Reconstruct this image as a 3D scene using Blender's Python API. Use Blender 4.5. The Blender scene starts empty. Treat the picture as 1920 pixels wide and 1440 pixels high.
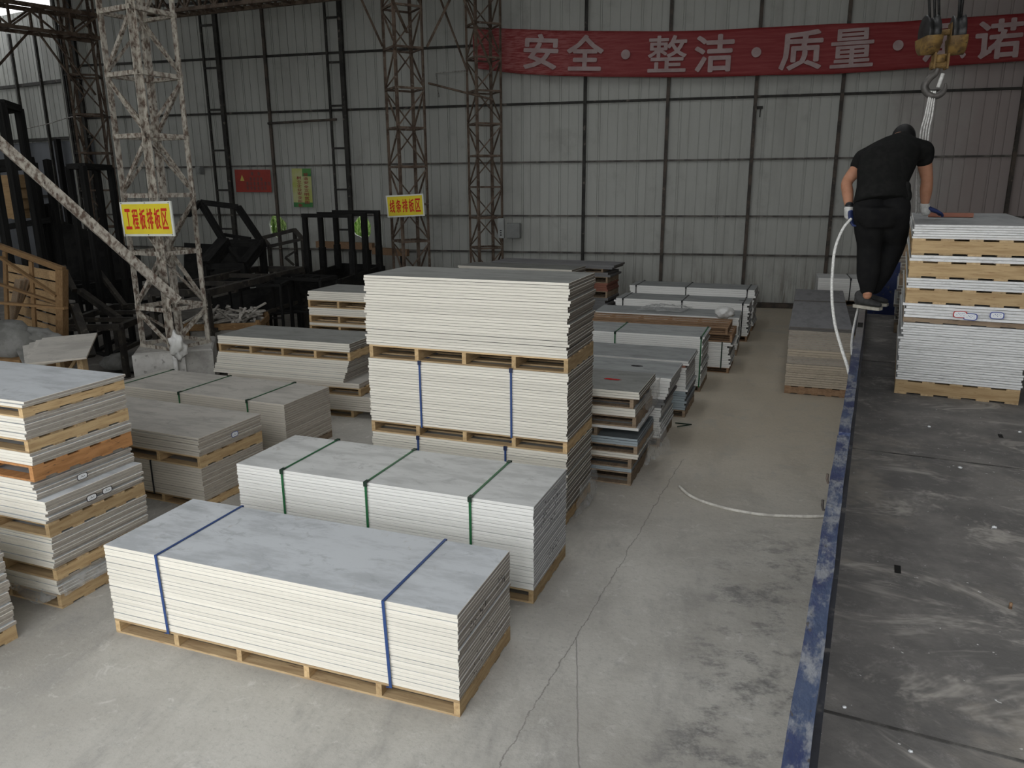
import bpy, bmesh, math, random
from mathutils import Vector, Matrix, Euler
random.seed(7)
R = math.radians
scn = bpy.context.scene
col = scn.collection

# ------------------------------------------------------------------ camera, sky, exposure
H = 2.8                                   # phone held above the truck's sideboard
F, PITCH, ROLL, YAW = 1442.0, R(14.565), R(-.403), R(13.94)
_cp, _sp, _cr, _sr, _cy, _sy = math.cos(PITCH), math.sin(PITCH), math.cos(ROLL), math.sin(ROLL), math.cos(YAW), math.sin(YAW)
FW = Vector((-_sy*_cp, _cy*_cp, -_sp))
_rt = Vector((_cy, _sy, 0)); _up = Vector((-_sy*_sp, _cy*_sp, _cp))
RT = _cr*_rt + _sr*_up; UP = -_sr*_rt + _cr*_up
CAM = Vector((0, 0, H))
cd = bpy.data.cameras.new('camera'); cam = bpy.data.objects.new('camera', cd); col.objects.link(cam)
cd.sensor_width = 36.0; cd.lens = 36.0*F/1920.0; cd.clip_start = .05; cd.clip_end = 300
m3 = Matrix((RT, UP, -FW)).transposed()
cam.matrix_world = Matrix.Translation(CAM) @ m3.to_4x4()
scn.camera = cam

world = bpy.data.worlds.new('overcast_sky'); scn.world = world; world.use_nodes = True
wn = world.node_tree.nodes; bgn = wn.get('Background')
bgn.inputs[0].default_value = (.97, .985, 1.0, 1); bgn.inputs[1].default_value = 1.0
# portal: only guides the renderer's rays to the open front of the shed, gives no light of its own
pl = bpy.data.lights.new('open_front_portal', 'AREA'); pl.shape = 'RECTANGLE'; pl.size = 12.6; pl.size_y = 6.0
po = bpy.data.objects.new('open_front_portal', pl); col.objects.link(po)
po.location = (-3.2, -.32, 3.0); po.rotation_euler = (R(90), 0, 0)
pl.cycles.is_portal = True
for k, (a_, b_) in enumerate(((-7.2, -6.4), (-2.6, -1.7), (1.2, 2.1))):     # the same for the rooflight strips
    l_ = bpy.data.lights.new('rooflight_portal', 'AREA'); l_.shape = 'RECTANGLE'; l_.size = b_-a_; l_.size_y = 9.5; l_.cycles.is_portal = True
    o_ = bpy.data.objects.new('rooflight_portal', l_); col.objects.link(o_); o_.location = ((a_+b_)/2, 9.25, 8.58)
scn.view_settings.view_transform = 'Standard'
scn.view_settings.look = 'None'
scn.view_settings.gamma = 1.0
scn.view_settings.use_curve_mapping = False
scn.view_settings.exposure = 1.72
scn.cycles.use_denoising = True
scn.cycles.max_bounces = 5; scn.cycles.diffuse_bounces = 4; scn.cycles.glossy_bounces = 2; scn.cycles.transparent_max_bounces = 6
scn.cycles.use_adaptive_sampling = True; scn.cycles.adaptive_threshold = .05

# ------------------------------------------------------------------ measuring helpers (calibrated pinhole)
def ray(u, v): return FW + RT*((u-960)/F) - UP*((v-720)/F)
def atz(u, v, z):
    d = ray(u, v); return CAM + d*((z-H)/d.z)
def aty(u, v, y):
    d = ray(u, v); return CAM + d*(y/d.y)

# ------------------------------------------------------------------ materials
def nt(name):
    m = bpy.data.materials.new(name); m.use_nodes = True
    t = m.node_tree; b = t.nodes['Principled BSDF']
    return m, t, b
def N(t, kind, **k):
    n = t.nodes.new(kind)
    for a, v in k.items():
        if a.startswith('i_'):
            n.inputs[a[2:].replace('_', ' ')].default_value = v
        else: setattr(n, a, v)
    return n
def mixc(t, fac, a, b, blend='MIX'):
    n = t.nodes.new('ShaderNodeMix'); n.data_type = 'RGBA'; n.blend_type = blend
    for sock, val in ((n.inputs[0], fac), (n.inputs[6], a), (n.inputs[7], b)):
        if hasattr(val, 'is_linked'): t.links.new(val, sock)
        elif isinstance(val, (int, float)): sock.default_value = val
        else: sock.default_value = (*val, 1) if len(val) == 3 else val
    return n.outputs[2]
def ramp(t, fac, lo, hi):
    n = t.nodes.new('ShaderNodeMapRange'); n.clamp = True; n.interpolation_type = 'SMOOTHSTEP'
    t.links.new(fac, n.inputs[0]); n.inputs[1].default_value = lo; n.inputs[2].default_value = hi
    return n.outputs[0]
def math_(t, op, a, b=None):
    n = t.nodes.new('ShaderNodeMath'); n.operation = op
    for s, v in ((n.inputs[0], a), (n.inputs[1], b)):
        if v is None: continue
        if hasattr(v, 'is_linked'): t.links.new(v, s)
        else: s.default_value = v
    return n.outputs[0]
def coords(t, kind='Object', scale=(1, 1, 1), loc=(0, 0, 0), rot=(0, 0, 0), rnd=True):
    tc = t.nodes.new('ShaderNodeTexCoord'); mp = t.nodes.new('ShaderNodeMapping')
    mp.inputs['Scale'].default_value = scale; mp.inputs['Rotation'].default_value = rot
    if kind == 'World':
        g = t.nodes.new('ShaderNodeNewGeometry'); src = g.outputs['Position']
    else: src = tc.outputs[kind]
    t.links.new(src, mp.inputs['Vector'])
    if rnd and kind == 'Object':
        oi = t.nodes.new('ShaderNodeObjectInfo'); c = t.nodes.new('ShaderNodeCombineXYZ')
        for i, k in enumerate((37., 91., 53.)):
            t.links.new(math_(t, 'MULTIPLY', oi.outputs['Random'], k), c.inputs[i])
        t.links.new(c.outputs[0], mp.inputs['Location'])
    else: mp.inputs['Location'].default_value = loc
    return mp.outputs[0]
def noise(t, vec, scale, detail=5, rough=.6, dist=0):
    n = t.nodes.new('ShaderNodeTexNoise'); t.links.new(vec, n.inputs['Vector'])
    n.inputs['Scale'].default_value = scale; n.inputs['Detail'].default_value = min(detail, 5)
    n.inputs['Roughness'].default_value = rough; n.inputs['Distortion'].default_value = dist
    return n.outputs['Fac']
def bump(t, b, h, strength=.3, dist=.01):
    n = t.nodes.new('ShaderNodeBump'); n.inputs['Strength'].default_value = strength; n.inputs['Distance'].default_value = dist
    t.links.new(h, n.inputs['Height']); t.links.new(n.outputs[0], b.inputs['Normal'])
def fin(m, t, b, colour, rough=.8, metal=0, spec=.3):
    if hasattr(colour, 'is_linked'): t.links.new(colour, b.inputs['Base Color'])
    else: b.inputs['Base Color'].default_value = (*colour, 1)
    b.inputs['Roughness'].default_value = rough; b.inputs['Metallic'].default_value = metal
    b.inputs['Specular IOR Level'].default_value = spec
    return m
def two(name, c1, c2, scale=6, lo=.4, hi=.62, rough=.8, metal=0, stretch=(1, 1, 1), c3=None, s3=40, bmp=0, kind='Object', spec=.3, rnd=True, var=0):
    m, t, b = nt(name); v = coords(t, kind, stretch, rnd=rnd)
    c = mixc(t, ramp(t, noise(t, v, scale), lo, hi), c1, c2)
    if c3: c = mixc(t, ramp(t, noise(t, v, s3, 3), .6, .72), c, c3)
    if var:
        oi = t.nodes.new('ShaderNodeObjectInfo')
        k = math_(t, 'ADD', math_(t, 'MULTIPLY', oi.outputs['Random'], var), 1-var/2)
        cc = t.nodes.new('ShaderNodeCombineColor')
        for i in range(3): t.links.new(k, cc.inputs[i])
        c = mixc(t, 1.0, c, cc.outputs[0], 'MULTIPLY')
    if bmp: bump(t, b, noise(t, v, s3, 4), bmp, .01)
    return fin(m, t, b, c, rough, metal, spec)

def board_mat(name, face, edge, end, dirt=(.30, .27, .22)):  # end: dusty, and mostly darkened in colour for shade on ends facing away
    m, t, b = nt(name); v = coords(t, 'Object')
    tc = t.nodes.new('ShaderNodeTexCoord'); s = t.nodes.new('ShaderNodeSeparateXYZ'); t.links.new(tc.outputs['Normal'], s.inputs[0])
    az = math_(t, 'GREATER_THAN', math_(t, 'ABSOLUTE', s.outputs[2]), .75)
    ax = math_(t, 'GREATER_THAN', math_(t, 'ABSOLUTE', s.outputs[0]), .75)
    vs = coords(t, 'Object', (1, 3, 1))
    fc = mixc(t, ramp(t, noise(t, vs, 2.2, 6, .65), .42, .66), face, tuple(x*.78 for x in face))
    fc = mixc(t, ramp(t, noise(t, v, 5.5, 7, .7, 1.2), .60, .74), fc, tuple(.5*x+.5*d for x, d in zip(face, dirt)))
    vx = coords(t, 'Object', (4, 4, 40))
    ec = mixc(t, ramp(t, noise(t, vx, 3.0, 6, .8), .56, .74), edge, tuple(x*.80 for x in edge))
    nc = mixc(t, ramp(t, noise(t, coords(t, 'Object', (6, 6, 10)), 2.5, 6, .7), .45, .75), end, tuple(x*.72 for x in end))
    oi = t.nodes.new('ShaderNodeObjectInfo')
    k = math_(t, 'ADD', math_(t, 'MULTIPLY', oi.outputs['Random'], .13), .92)
    cc = t.nodes.new('ShaderNodeCombineColor')
    for i in range(3): t.links.new(k, cc.inputs[i])
    fc = mixc(t, math_(t, 'MULTIPLY', ramp(t, noise(t, coords(t, 'Object', (1.2, 2.4, 1)), 3.1, 9, .75, .8), .55, .66), .55), fc, tuple(.62*x for x in face))
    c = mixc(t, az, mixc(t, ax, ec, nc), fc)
    c = mixc(t, 1.0, c, cc.outputs[0], 'MULTIPLY')
    bump(t, b, noise(t, v, 60, 3), .15, .004)
    return fin(m, t, b, c, .75, 0, .25)

M = {}
M['board'] = board_mat('board_cream', (.53, .555, .575), (.72, .69, .61), (.38, .345, .30))
M['board_white'] = board_mat('board_white', (.60, .61, .60), (.75, .75, .72), (.44, .44, .44))
M['board_row'] = board_mat('board_white_edged', (.34, .355, .35), (.86, .86, .83), (.44, .44, .43))
M['board_truck'] = board_mat('board_bright_ends', (.36, .37, .37), (.75, .75, .72), (.74, .745, .74))  # end colour raised because these ends face the light
M['board_dusty'] = board_mat('board_dusty', (.47, .45, .41), (.58, .54, .47), (.40, .355, .30))
M['board_grey'] = board_mat('board_grey', (.25, .255, .24), (.72, .69, .61), (.24, .21, .175))
M['board_slate'] = board_mat('board_slate', (.17, .19, .20), (.36, .42, .45), (.22, .22, .22))
M['board_dark'] = board_mat('board_dark', (.24, .24, .245), (.20, .20, .20), (.15, .14, .13))
M['board_ply'] = board_mat('board_ply', (.17, .17, .175), (.50, .43, .33), (.54, .47, .37))
M['wood_orange'] = two('orange_pallet_wood', (.50, .25, .10), (.34, .16, .06), 3, .35, .7, .8, stretch=(8, 1.5, 12), c3=(.16, .09, .05), s3=9, var=.3)
M['board_red'] = board_mat('board_red', (.24, .12, .09), (.30, .13, .09), (.25, .11, .08))
M['wood'] = two('pallet_wood', (.50, .37, .21), (.35, .24, .13), 3, .35, .7, .8, stretch=(1, 12, 12), c3=(.24, .15, .08), s3=9, bmp=.1, var=.5)
M['wood_side'] = two('pallet_wood_crosswise', (.54, .39, .21), (.39, .26, .13), 3, .35, .7, .8, stretch=(12, 1.2, 12), c3=(.30, .18, .09), s3=9, bmp=.1, var=.4)
M['wood_old'] = two('old_pallet_wood', (.33, .25, .17), (.22, .16, .11), 3, .35, .7, .85, stretch=(6, 1.5, 12), c3=(.12, .09, .07), s3=9, bmp=.1, var=.5)
M['wood_red'] = two('reddish_pallet_wood', (.33, .21, .125), (.23, .14, .08), 3, .35, .7, .8, stretch=(1.5, 8, 12), c3=(.13, .07, .04), s3=9, var=.4)
M['crate'] = two('crate_wood', (.23, .14, .065), (.15, .085, .035), 3, .35, .7, .8, stretch=(3, 3, 9), c3=(.30, .20, .11), s3=6, var=.4)
M['crate_pale'] = two('crate_pale_wood', (.46, .31, .16), (.34, .22, .11), 3, .35, .7, .8, stretch=(2, 2, 14), var=.3)
M['rust_paint'] = two('flaking_white_paint_on_rust', (.46, .43, .37), (.12, .085, .065), 20, .40, .66, .75, stretch=(1, 1, .6), c3=(.07, .05, .04), s3=22, bmp=.2, kind='World')
M['rust'] = two('rusty_brown_steel', (.16, .12, .09), (.08, .055, .04), 5, .4, .62, .75, c3=(.27, .24, .20), s3=14, kind='World')
M['black_steel'] = two('black_painted_steel', (.010, .010, .010), (.018, .018, .017), 4, .4, .6, .75, c3=(.025, .023, .02), s3=16, spec=.12)
M['dark_steel'] = two('dark_dusty_steel', (.045, .04, .033), (.022, .02, .018), 5, .4, .62, .7, c3=(.11, .095, .075), s3=11, kind='World')
M['girt'] = two('dark_girt_steel', (.045, .043, .038), (.025, .024, .022), 4, .4, .6, .7, c3=(.15, .13, .11), s3=7, kind='World')
M['girt_pale'] = two('greyish_girt_steel', (.15, .14, .125), (.07, .065, .06), 4, .4, .6, .7, c3=(.25, .24, .22), s3=7, kind='World')
M['post'] = two('brown_post_steel', (.10, .08, .065), (.05, .045, .04), 4, .4, .6, .7, c3=(.17, .14, .11), s3=8, kind='World')
M['blue_strap'] = fin(*nt('blue_plastic_strap'), (.030, .065, .19), .4)
M['green_strap'] = fin(*nt('green_plastic_strap'), (.02, .12, .045), .4)
M['black_strap'] = fin(*nt('black_plastic_strap'), (.012, .013, .014), .4)
M['dark_green'] = fin(*nt('dark_green_plastic'), (.015, .035, .022), .4)
M['navy'] = fin(*nt('navy_plastic'), (.018, .028, .07), .4)
M['mark'] = fin(*nt('black_marker_ink'), (.02, .018, .02), .9)
M['mark_red'] = fin(*nt('red_ink'), (.42, .02, .02), .8)
M['mark_blue'] = fin(*nt('blue_ink'), (.06, .09, .32), .8)
M['paper'] = fin(*nt('white_paper'), (.75, .77, .78), .8)
M['concrete_block'] = two('grey_plinth_concrete', (.42, .41, .38), (.30, .29, .27), 4, .4, .65, .9, c3=(.18, .17, .16), s3=18, bmp=.2)
M['plaster'] = two('white_plinth_render', (.62, .61, .58), (.48, .47, .44), 5, .4, .65, .9, c3=(.3, .29, .27), s3=12, bmp=.2)
M['grey_box'] = two('grey_electrical_box', (.30, .31, .30), (.25, .26, .25), 4, rough=.5)
M['white_plastic'] = two('white_plastic', (.7, .7, .68), (.58, .58, .55), 8, rough=.5)
M['yellow_sign'] = two('yellow_sign_face', (.80, .66, .04), (.74, .60, .05), 3, rough=.45)
M['sign_edge'] = fin(*nt('sign_pale_edge'), (.70, .72, .66), .5)
M['sign_red'] = fin(*nt('sign_red_letters'), (.62, .035, .02), .5)
M['banner_text'] = two('faded_pink_white_lettering', (.42, .33, .325), (.36, .27, .265), 3, rough=.8)
M['poster_red'] = two('red_poster_face', (.36, .05, .035), (.30, .045, .035), 4, rough=.5)
M['poster_yellow'] = fin(*nt('poster_yellow'), (.62, .52, .12), .5)
M['poster_ink'] = fin(*nt('poster_grey_ink'), (.16, .10, .09), .6)
M['poster_lime'] = two('poster_lime_face', (.42, .46, .10), (.52, .54, .28), 2.2, .3, .7, .5)
M['poster_green'] = two('poster_green_foot', (.05, .20, .08), (.10, .28, .08), 4, rough=.5)
M['poster_maroon'] = fin(*nt('poster_maroon_letters'), (.30, .05, .05), .6)
M['crane_yellow'] = two('worn_crane_yellow', (.25, .155, .05), (.13, .08, .032), 14, .4, .6, .6, c3=(.06, .045, .03), s3=25)
M['crane_black'] = two('greasy_black_steel', (.03, .03, .03), (.012, .012, .012), 20, rough=.4)
M['steel_hook'] = two('grey_forged_steel', (.16, .15, .14), (.09, .085, .08), 12, rough=.45, metal=.4)
M['white_rope'] = two('white_sling_rope', (.75, .75, .72), (.55, .55, .52), 60, rough=.8)
M['grey_cable'] = two('worn_grey_cable', (.45, .44, .41), (.22, .21, .19), 30, rough=.6)
M['pale_cable'] = two('pale_dusty_cable', (.66, .64, .58), (.45, .43, .39), 12, rough=.6)
M['skin'] = two('skin', (.42, .21, .13), (.36, .17, .10), 9, rough=.55)
M['shirt'] = two('black_cotton', (.010, .0105, .010), (.014, .014, .0135), 20, rough=.95, spec=.1)
M['trousers'] = two('black_trousers_cloth', (.008, .008, .0085), (.0115, .0115, .0115), 14, rough=.9, spec=.15)
M['hair'] = fin(*nt('black_hair'), (.006, .006, .006), .6)
M['shoe'] = two('dark_grey_canvas', (.045, .045, .045), (.03, .03, .03), 30, rough=.9)
M['sole'] = two('off_white_rubber', (.42, .40, .34), (.32, .30, .25), 20, rough=.7)
M['glove_blue'] = two('blue_rubber_glove', (.025, .04, .13), (.015, .025, .085), 20, rough=.6)
M['glove_white'] = two('white_knit_cuff', (.55, .55, .53), (.42, .42, .40), 30, rough=.9)
M['leaf'] = two('sunlit_grass_blade', (.62, .76, .34), (.14, .30, .05), 9, rough=.5, var=1.0, c3=(.05, .12, .02), s3=12)
M['tile_grey'] = two('grey_sheet_bundle', (.20, .20, .19), (.13, .13, .12), 5, rough=.8)
M['offcut'] = two('pale_offcut_strip', (.42, .40, .36), (.30, .28, .25), 8, rough=.85, var=.4)
M['cardboard'] = two('brown_cardboard', (.25, .16, .08), (.18, .11, .06), 5, rough=.9)

def film_mat():
    m, t, b = nt('clear_plastic_film'); v = coords(t)
    b.inputs['Base Color'].default_value = (.55, .56, .55, 1); b.inputs['Roughness'].default_value = .18
    tr = t.nodes.new('ShaderNodeBsdfTransparent'); mx = t.nodes.new('ShaderNodeMixShader')
    f = ramp(t, noise(t, v, 9, 4), .3, .8); out = t.nodes['Material Output']
    t.links.new(math_(t, 'ADD', math_(t, 'MULTIPLY', f, .35), .22), mx.inputs[0]); t.links.new(tr.outputs[0], mx.inputs[1]); t.links.new(b.outputs[0], mx.inputs[2])
    t.links.new(mx.outputs[0], out.inputs[0]); return m
M['film'] = film_mat()

def floor_mat():
    m, t, b = nt('worn_concrete_floor'); v = coords(t, 'World')
    vs = coords(t, 'World', (1, .35, 1), rot=(0, 0, R(25)))
    c = mixc(t, ramp(t, noise(t, v, .55, 6, .6), .38, .64), (.49, .475, .435), (.37, .355, .32))
    c = mixc(t, ramp(t, noise(t, vs, 2.3, 8, .72), .48, .72), c, (.33, .32, .295))
    c = mixc(t, math_(t, 'MULTIPLY', ramp(t, noise(t, v, 7, 8, .75, .6), .56, .72), .6), c, (.62, .61, .575))
    g = t.nodes.new('ShaderNodeNewGeometry'); s = t.nodes.new('ShaderNodeSeparateXYZ'); t.links.new(g.outputs['Position'], s.inputs[0])
    X, Y = s.outputs[0], s.outputs[1]
    # brown drive lane deeper in the shed
    lane = math_(t, 'MULTIPLY', ramp(t, Y, 5.0, 9.5), ramp(t, math_(t, 'ADD', X, math_(t, 'MULTIPLY', noise(t, v, .9, 4), 1.2)), -1.2, .6))
    c = mixc(t, math_(t, 'MULTIPLY', lane, .75), c, (.47, .405, .305))
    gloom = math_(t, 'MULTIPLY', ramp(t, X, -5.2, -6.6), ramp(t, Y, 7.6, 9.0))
    c = mixc(t, math_(t, 'MULTIPLY', gloom, .85), c, (.07, .06, .05))   # floor colour darkened for the shade among the steelwork
    # black rubber scuffs along the truck
    d = math_(t, 'SUBTRACT', X, math_(t, 'MULTIPLY', Y, .17))
    band = math_(t, 'MULTIPLY', ramp(t, d, -.95, -.45), ramp(t, Y, 7.0, 5.2))
    sc = math_(t, 'MULTIPLY', ramp(t, noise(t, coords(t, 'World', (1.5, 2.0, 1), rot=(0, 0, R(-14))), 1.9, 10, .80), .47, .66), band)
    c = mixc(t, math_(t, 'MULTIPLY', sc, .75), c, (.12, .12, .122))
    sc2 = ramp(t, noise(t, coords(t, 'World', (1, 1, 1), loc=(3, 9, 0)), 2.4, 10, .78), .56, .72)
    c = mixc(t, math_(t, 'MULTIPLY', sc2, .35), c, (.22, .22, .225))
    # the long shrinkage crack and a scratch
    def crack(P, Q, w, wig, sc):
        dx, dy = Q[0]-P[0], Q[1]-P[1]; L = math.hypot(dx, dy); nx, ny = -dy/L, dx/L
        e = math_(t, 'ADD', math_(t, 'MULTIPLY', math_(t, 'SUBTRACT', X, P[0]), nx), math_(t, 'MULTIPLY', math_(t, 'SUBTRACT', Y, P[1]), ny))
        e = math_(t, 'ADD', e, math_(t, 'MULTIPLY', math_(t, 'SUBTRACT', noise(t, v, sc, 5, .7), .5), wig))
        al = math_(t, 'ADD', math_(t, 'MULTIPLY', math_(t, 'SUBTRACT', X, P[0]), dx/L), math_(t, 'MULTIPLY', math_(t, 'SUBTRACT', Y, P[1]), dy/L))
        on = math_(t, 'MULTIPLY', math_(t, 'GREATER_THAN', al, 0.), math_(t, 'LESS_THAN', al, L))
        return math_(t, 'MULTIPLY', ramp(t, math_(t, 'ABSOLUTE', e), w, w*.35), on)
    k1 = crack((-.98, 2.3), (-.10, 7.8), .0055, .09, 4.5)
    c = mixc(t, math_(t, 'MULTIPLY', k1, .6), c, (.13, .12, .11))
    k2 = crack((-.66, 4.31), (-.43, 3.0), .006, .05, 1.5)
    c = mixc(t, math_(t, 'MULTIPLY', k2, .55), c, (.11, .105, .10))
    c = mixc(t, math_(t, 'MULTIPLY', ramp(t, noise(t, v, 30, 8, .8), .50, .72), .45), c, (.24, .235, .215))
    c = mixc(t, math_(t, 'MULTIPLY', ramp(t, noise(t, v, 1.7, 9, .75, .7), .50, .68), .5), c, (.36, .345, .31))
    bump(t, b, noise(t, v, 16, 7, .7), .3, .012)
    fin(m, t, b, c, .82, 0, .3); return m
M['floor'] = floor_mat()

def bed_mat():
    m, t, b = nt('dusty_black_truck_deck'); v = coords(t, 'Object', rnd=False)
    vs = coords(t, 'Object', (.8, 1.5, 1), rnd=False, rot=(0, 0, R(-8)))
    c = mixc(t, ramp(t, noise(t, v, 3.0, 6), .4, .65), (.135, .13, .124), (.205, .195, .182))
    c = mixc(t, math_(t, 'MULTIPLY', ramp(t, noise(t, vs, 1.6, 10, .80, .9), .52, .68), .75), c, (.44, .415, .375))
    c = mixc(t, math_(t, 'MULTIPLY', ramp(t, noise(t, v, 9, 9, .85), .52, .72), .55), c, (.33, .315, .30))
    c = mixc(t, math_(t, 'MULTIPLY', ramp(t, noise(t, v, 1.1, 8, .7), .54, .70), .6), c, (.33, .30, .255))
    c = mixc(t, ramp(t, noise(t, v, 34, 2), .735, .76), c, (.62, .62, .60))
    bump(t, b, noise(t, v, 22, 7), .3, .01)
    return fin(m, t, b, c, .75, 0, .3)
M['bed'] = bed_mat()
def rail_mat():
    m, t, b = nt('chipped_blue_truck_paint'); v = coords(t, 'Object', (3, 1.2, 3), rnd=False)
    c = mixc(t, ramp(t, noise(t, v, 2.6, 8, .7), .40, .60), (.012, .021, .078), (.035, .055, .11))
    c = mixc(t, math_(t, 'MULTIPLY', ramp(t, noise(t, v, 5, 9, .75), .46, .64), .9), c, (.21, .22, .235))
    c = mixc(t, ramp(t, noise(t, v, 19, 4), .64, .72), c, (.05, .045, .045))
    g = t.nodes.new('ShaderNodeTexCoord'); s = t.nodes.new('ShaderNodeSeparateXYZ'); t.links.new(g.outputs['Object'], s.inputs[0])
    far = ramp(t, s.outputs[1], 3.4, 4.6)      # paint worn to bare grey where the crew climbs over
    c = mixc(t, math_(t, 'MULTIPLY', far, .85), c, (.19, .18, .17))
    bump(t, b, noise(t, v, 7, 6), .4, .015)
    return fin(m, t, b, c, .42, .1, .5)
M['rail'] = rail_mat()
M['seam'] = two('dusty_weld_seam', (.14, .135, .125), (.05, .048, .045), 9, .35, .6, .8)
M['truck_blue'] = two('blue_truck_paint', (.016, .030, .11), (.03, .045, .12), 5, rough=.45, c3=(.10, .10, .10), s3=12)
M['truck_dark'] = two('dirty_dark_blue_panel', (.030, .032, .040), (.018, .019, .024), 6, rough=.6, c3=(.10, .095, .09), s3=14)
M['tyre'] = two('black_tyre_rubber', (.014, .014, .014), (.022, .021, .020), 8, rough=.9)

def wall_mat(name, base, dirty, low):
    m, t, b = nt(name)
    v = coords(t, 'World', (1, 1, .12)); v2 = coords(t, 'World')
    c = mixc(t, ramp(t, noise(t, v, 2.6, 7, .7), .42, .70), base, tuple(.5*x+.5*y for x, y in zip(base, dirty)))
    c = mixc(t, math_(t, 'MULTIPLY', ramp(t, noise(t, v2, 1.1, 6, .7), .52, .72), .6), c, dirty)
    g = t.nodes.new('ShaderNodeNewGeometry'); s = t.nodes.new('ShaderNodeSeparateXYZ'); t.links.new(g.outputs['Position'], s.inputs[0])
    pk = ramp(t, math_(t, 'ADD', s.outputs[0], math_(t, 'MULTIPLY', noise(t, v2, .7, 5, .65), 2.4)), 4.4, 6.6)
    c = mixc(t, math_(t, 'MULTIPLY', pk, .8), c, (.31, .255, .245))
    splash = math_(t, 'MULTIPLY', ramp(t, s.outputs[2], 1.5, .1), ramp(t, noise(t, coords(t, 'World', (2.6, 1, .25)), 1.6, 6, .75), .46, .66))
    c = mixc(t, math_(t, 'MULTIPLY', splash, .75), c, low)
    return fin(m, t, b, c, .6, 0, .35)
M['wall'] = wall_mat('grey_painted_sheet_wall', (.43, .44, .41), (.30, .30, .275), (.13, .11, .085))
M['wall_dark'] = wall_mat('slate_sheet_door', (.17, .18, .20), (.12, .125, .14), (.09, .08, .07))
M['roof'] = two('grey_roof_sheet', (.28, .28, .27), (.22, .22, .21), 2, rough=.7)
def banner_mat():
    m, t, b = nt('faded_red_banner_cloth'); v = coords(t, 'Object', rnd=False)
    c = mixc(t, ramp(t, noise(t, coords(t, 'Object', (.35, 1, 6), rnd=False), 3, 6, .7), .4, .68), (.22, .024, .026), (.27, .050, .050))
    g = t.nodes.new('ShaderNodeTexCoord'); s = t.nodes.new('ShaderNodeSeparateXYZ'); t.links.new(g.outputs['Object'], s.inputs[0])
    c = mixc(t, math_(t, 'MULTIPLY', ramp(t, s.outputs[0], 4.5, .5), ramp(t, noise(t, coords(t, 'Object', (1, 1, 8), rnd=False), 4, 6), .40, .62)), c, (.36, .12, .115))
    return fin(m, t, b, c, .6, 0, .3)
M['banner'] = banner_mat()

# ------------------------------------------------------------------ geometry helpers
def tag(o, label=None, cat=None, group=None, kind=None):
    if label: o['label'] = label
    if cat: o['category'] = cat
    if group: o['group'] = group
    if kind: o['kind'] = kind
    return o
def put(name, mesh, mat=None, parent=None, mw=None):
    o = bpy.data.objects.new(name, mesh); col.objects.link(o)
    if mat is not None and mesh is not None and not mesh.materials: mesh.materials.append(M[mat] if isinstance(mat, str) else mat)
    if parent: o.parent = parent
    if mw is not None: o.matrix_basis = mw
    return o
def thing(name, label, cat, mw=None, group=None):
    o = bpy.data.objects.new(name, None); col.objects.link(o); o.empty_display_size = .1
    if mw is not None: o.matrix_basis = mw
    return tag(o, label, cat, group)
def mesh(name, vs, fs, smooth=False):
    me = bpy.data.meshes.new(name); me.from_pydata([tuple(v) for v in vs], [], fs); me.update()
    if smooth: me.polygons.foreach_set('use_smooth', [True]*len(me.polygons))
    return me
def box_data(x0, x1, y0, y1, z0, z1):
    vs = [(x0, y0, z0), (x1, y0, z0), (x1, y1, z0), (x0, y1, z0), (x0, y0, z1), (x1, y0, z1), (x1, y1, z1), (x0, y1, z1)]
    return vs, [(0, 3, 2, 1), (4, 5, 6, 7), (0, 1, 5, 4), (1, 2, 6, 5), (2, 3, 7, 6), (3, 0, 4, 7)]
def join(parts):
    V, Fc = [], []
    for vs, fs in parts:
        o = len(V); V += list(vs); Fc += [tuple(i+o for i in f) for f in fs]
    return V, Fc
def chamfer_box(sx, sy, sz, c):
    """centred box whose long horizontal edges are eased, base at z=0"""
    a, b = sx/2, sy/2
    rings = [(a-c, b-c, 0), (a, b, c), (a, b, sz-c), (a-c, b-c, sz)]
    vs = []
    for rx, ry, z in rings: vs += [(-rx, -ry, z), (rx, -ry, z), (rx, ry, z), (-rx, ry, z)]
    fs = [(3, 2, 1, 0), (12, 13, 14, 15)]
    for k in range(3):
        for i in range(4):
            j = (i+1) % 4; fs.append((4*k+i, 4*k+j, 4*k+4+j, 4*k+4+i))
    return vs, fs
_cache = {}
def cached(key, fn, mat):
    k = (key, mat)
    if k not in _cache:
        vs, fs = fn(); me = mesh(str(key[0]), vs, fs); me.materials.append(M[mat]); _cache[k] = me
    return _cache[k]
def unit_mesh(kind, mat):
    """unit-length profile along +z, for bars placed by matrix"""
    def f():
        if kind == 'box': return box_data(-.5, .5, -.5, .5, 0, 1)
        if kind == 'angle':
            t = .16; p = [(-.5, -.5), (.5, -.5), (.5, -.5+t), (-.5+t, -.5+t), (-.5+t, .5), (-.5, .5)]
        elif kind == 'channel':
            t = .14; p = [(-.5, -.5), (.5, -.5), (.5, -.5+t), (-.5+t, -.5+t), (-.5+t, .5-t), (.5, .5-t), (.5, .5), (-.5, .5)]
        else:
            n = 10; p = [(.5*math.cos(2*math.pi*i/n), .5*math.sin(2*math.pi*i/n)) for i in range(n)]
        n = len(p); vs = [(x, y, 0) for x, y in p]+[(x, y, 1) for x, y in p]
        fs = [(i, (i+1) % n, n+(i+1) % n, n+i) for i in range(n)]+[tuple(range(n-1, -1, -1)), tuple(range(n, 2*n))]
        return vs, fs
    return cached(('bar_'+kind,), f, mat)
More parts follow.
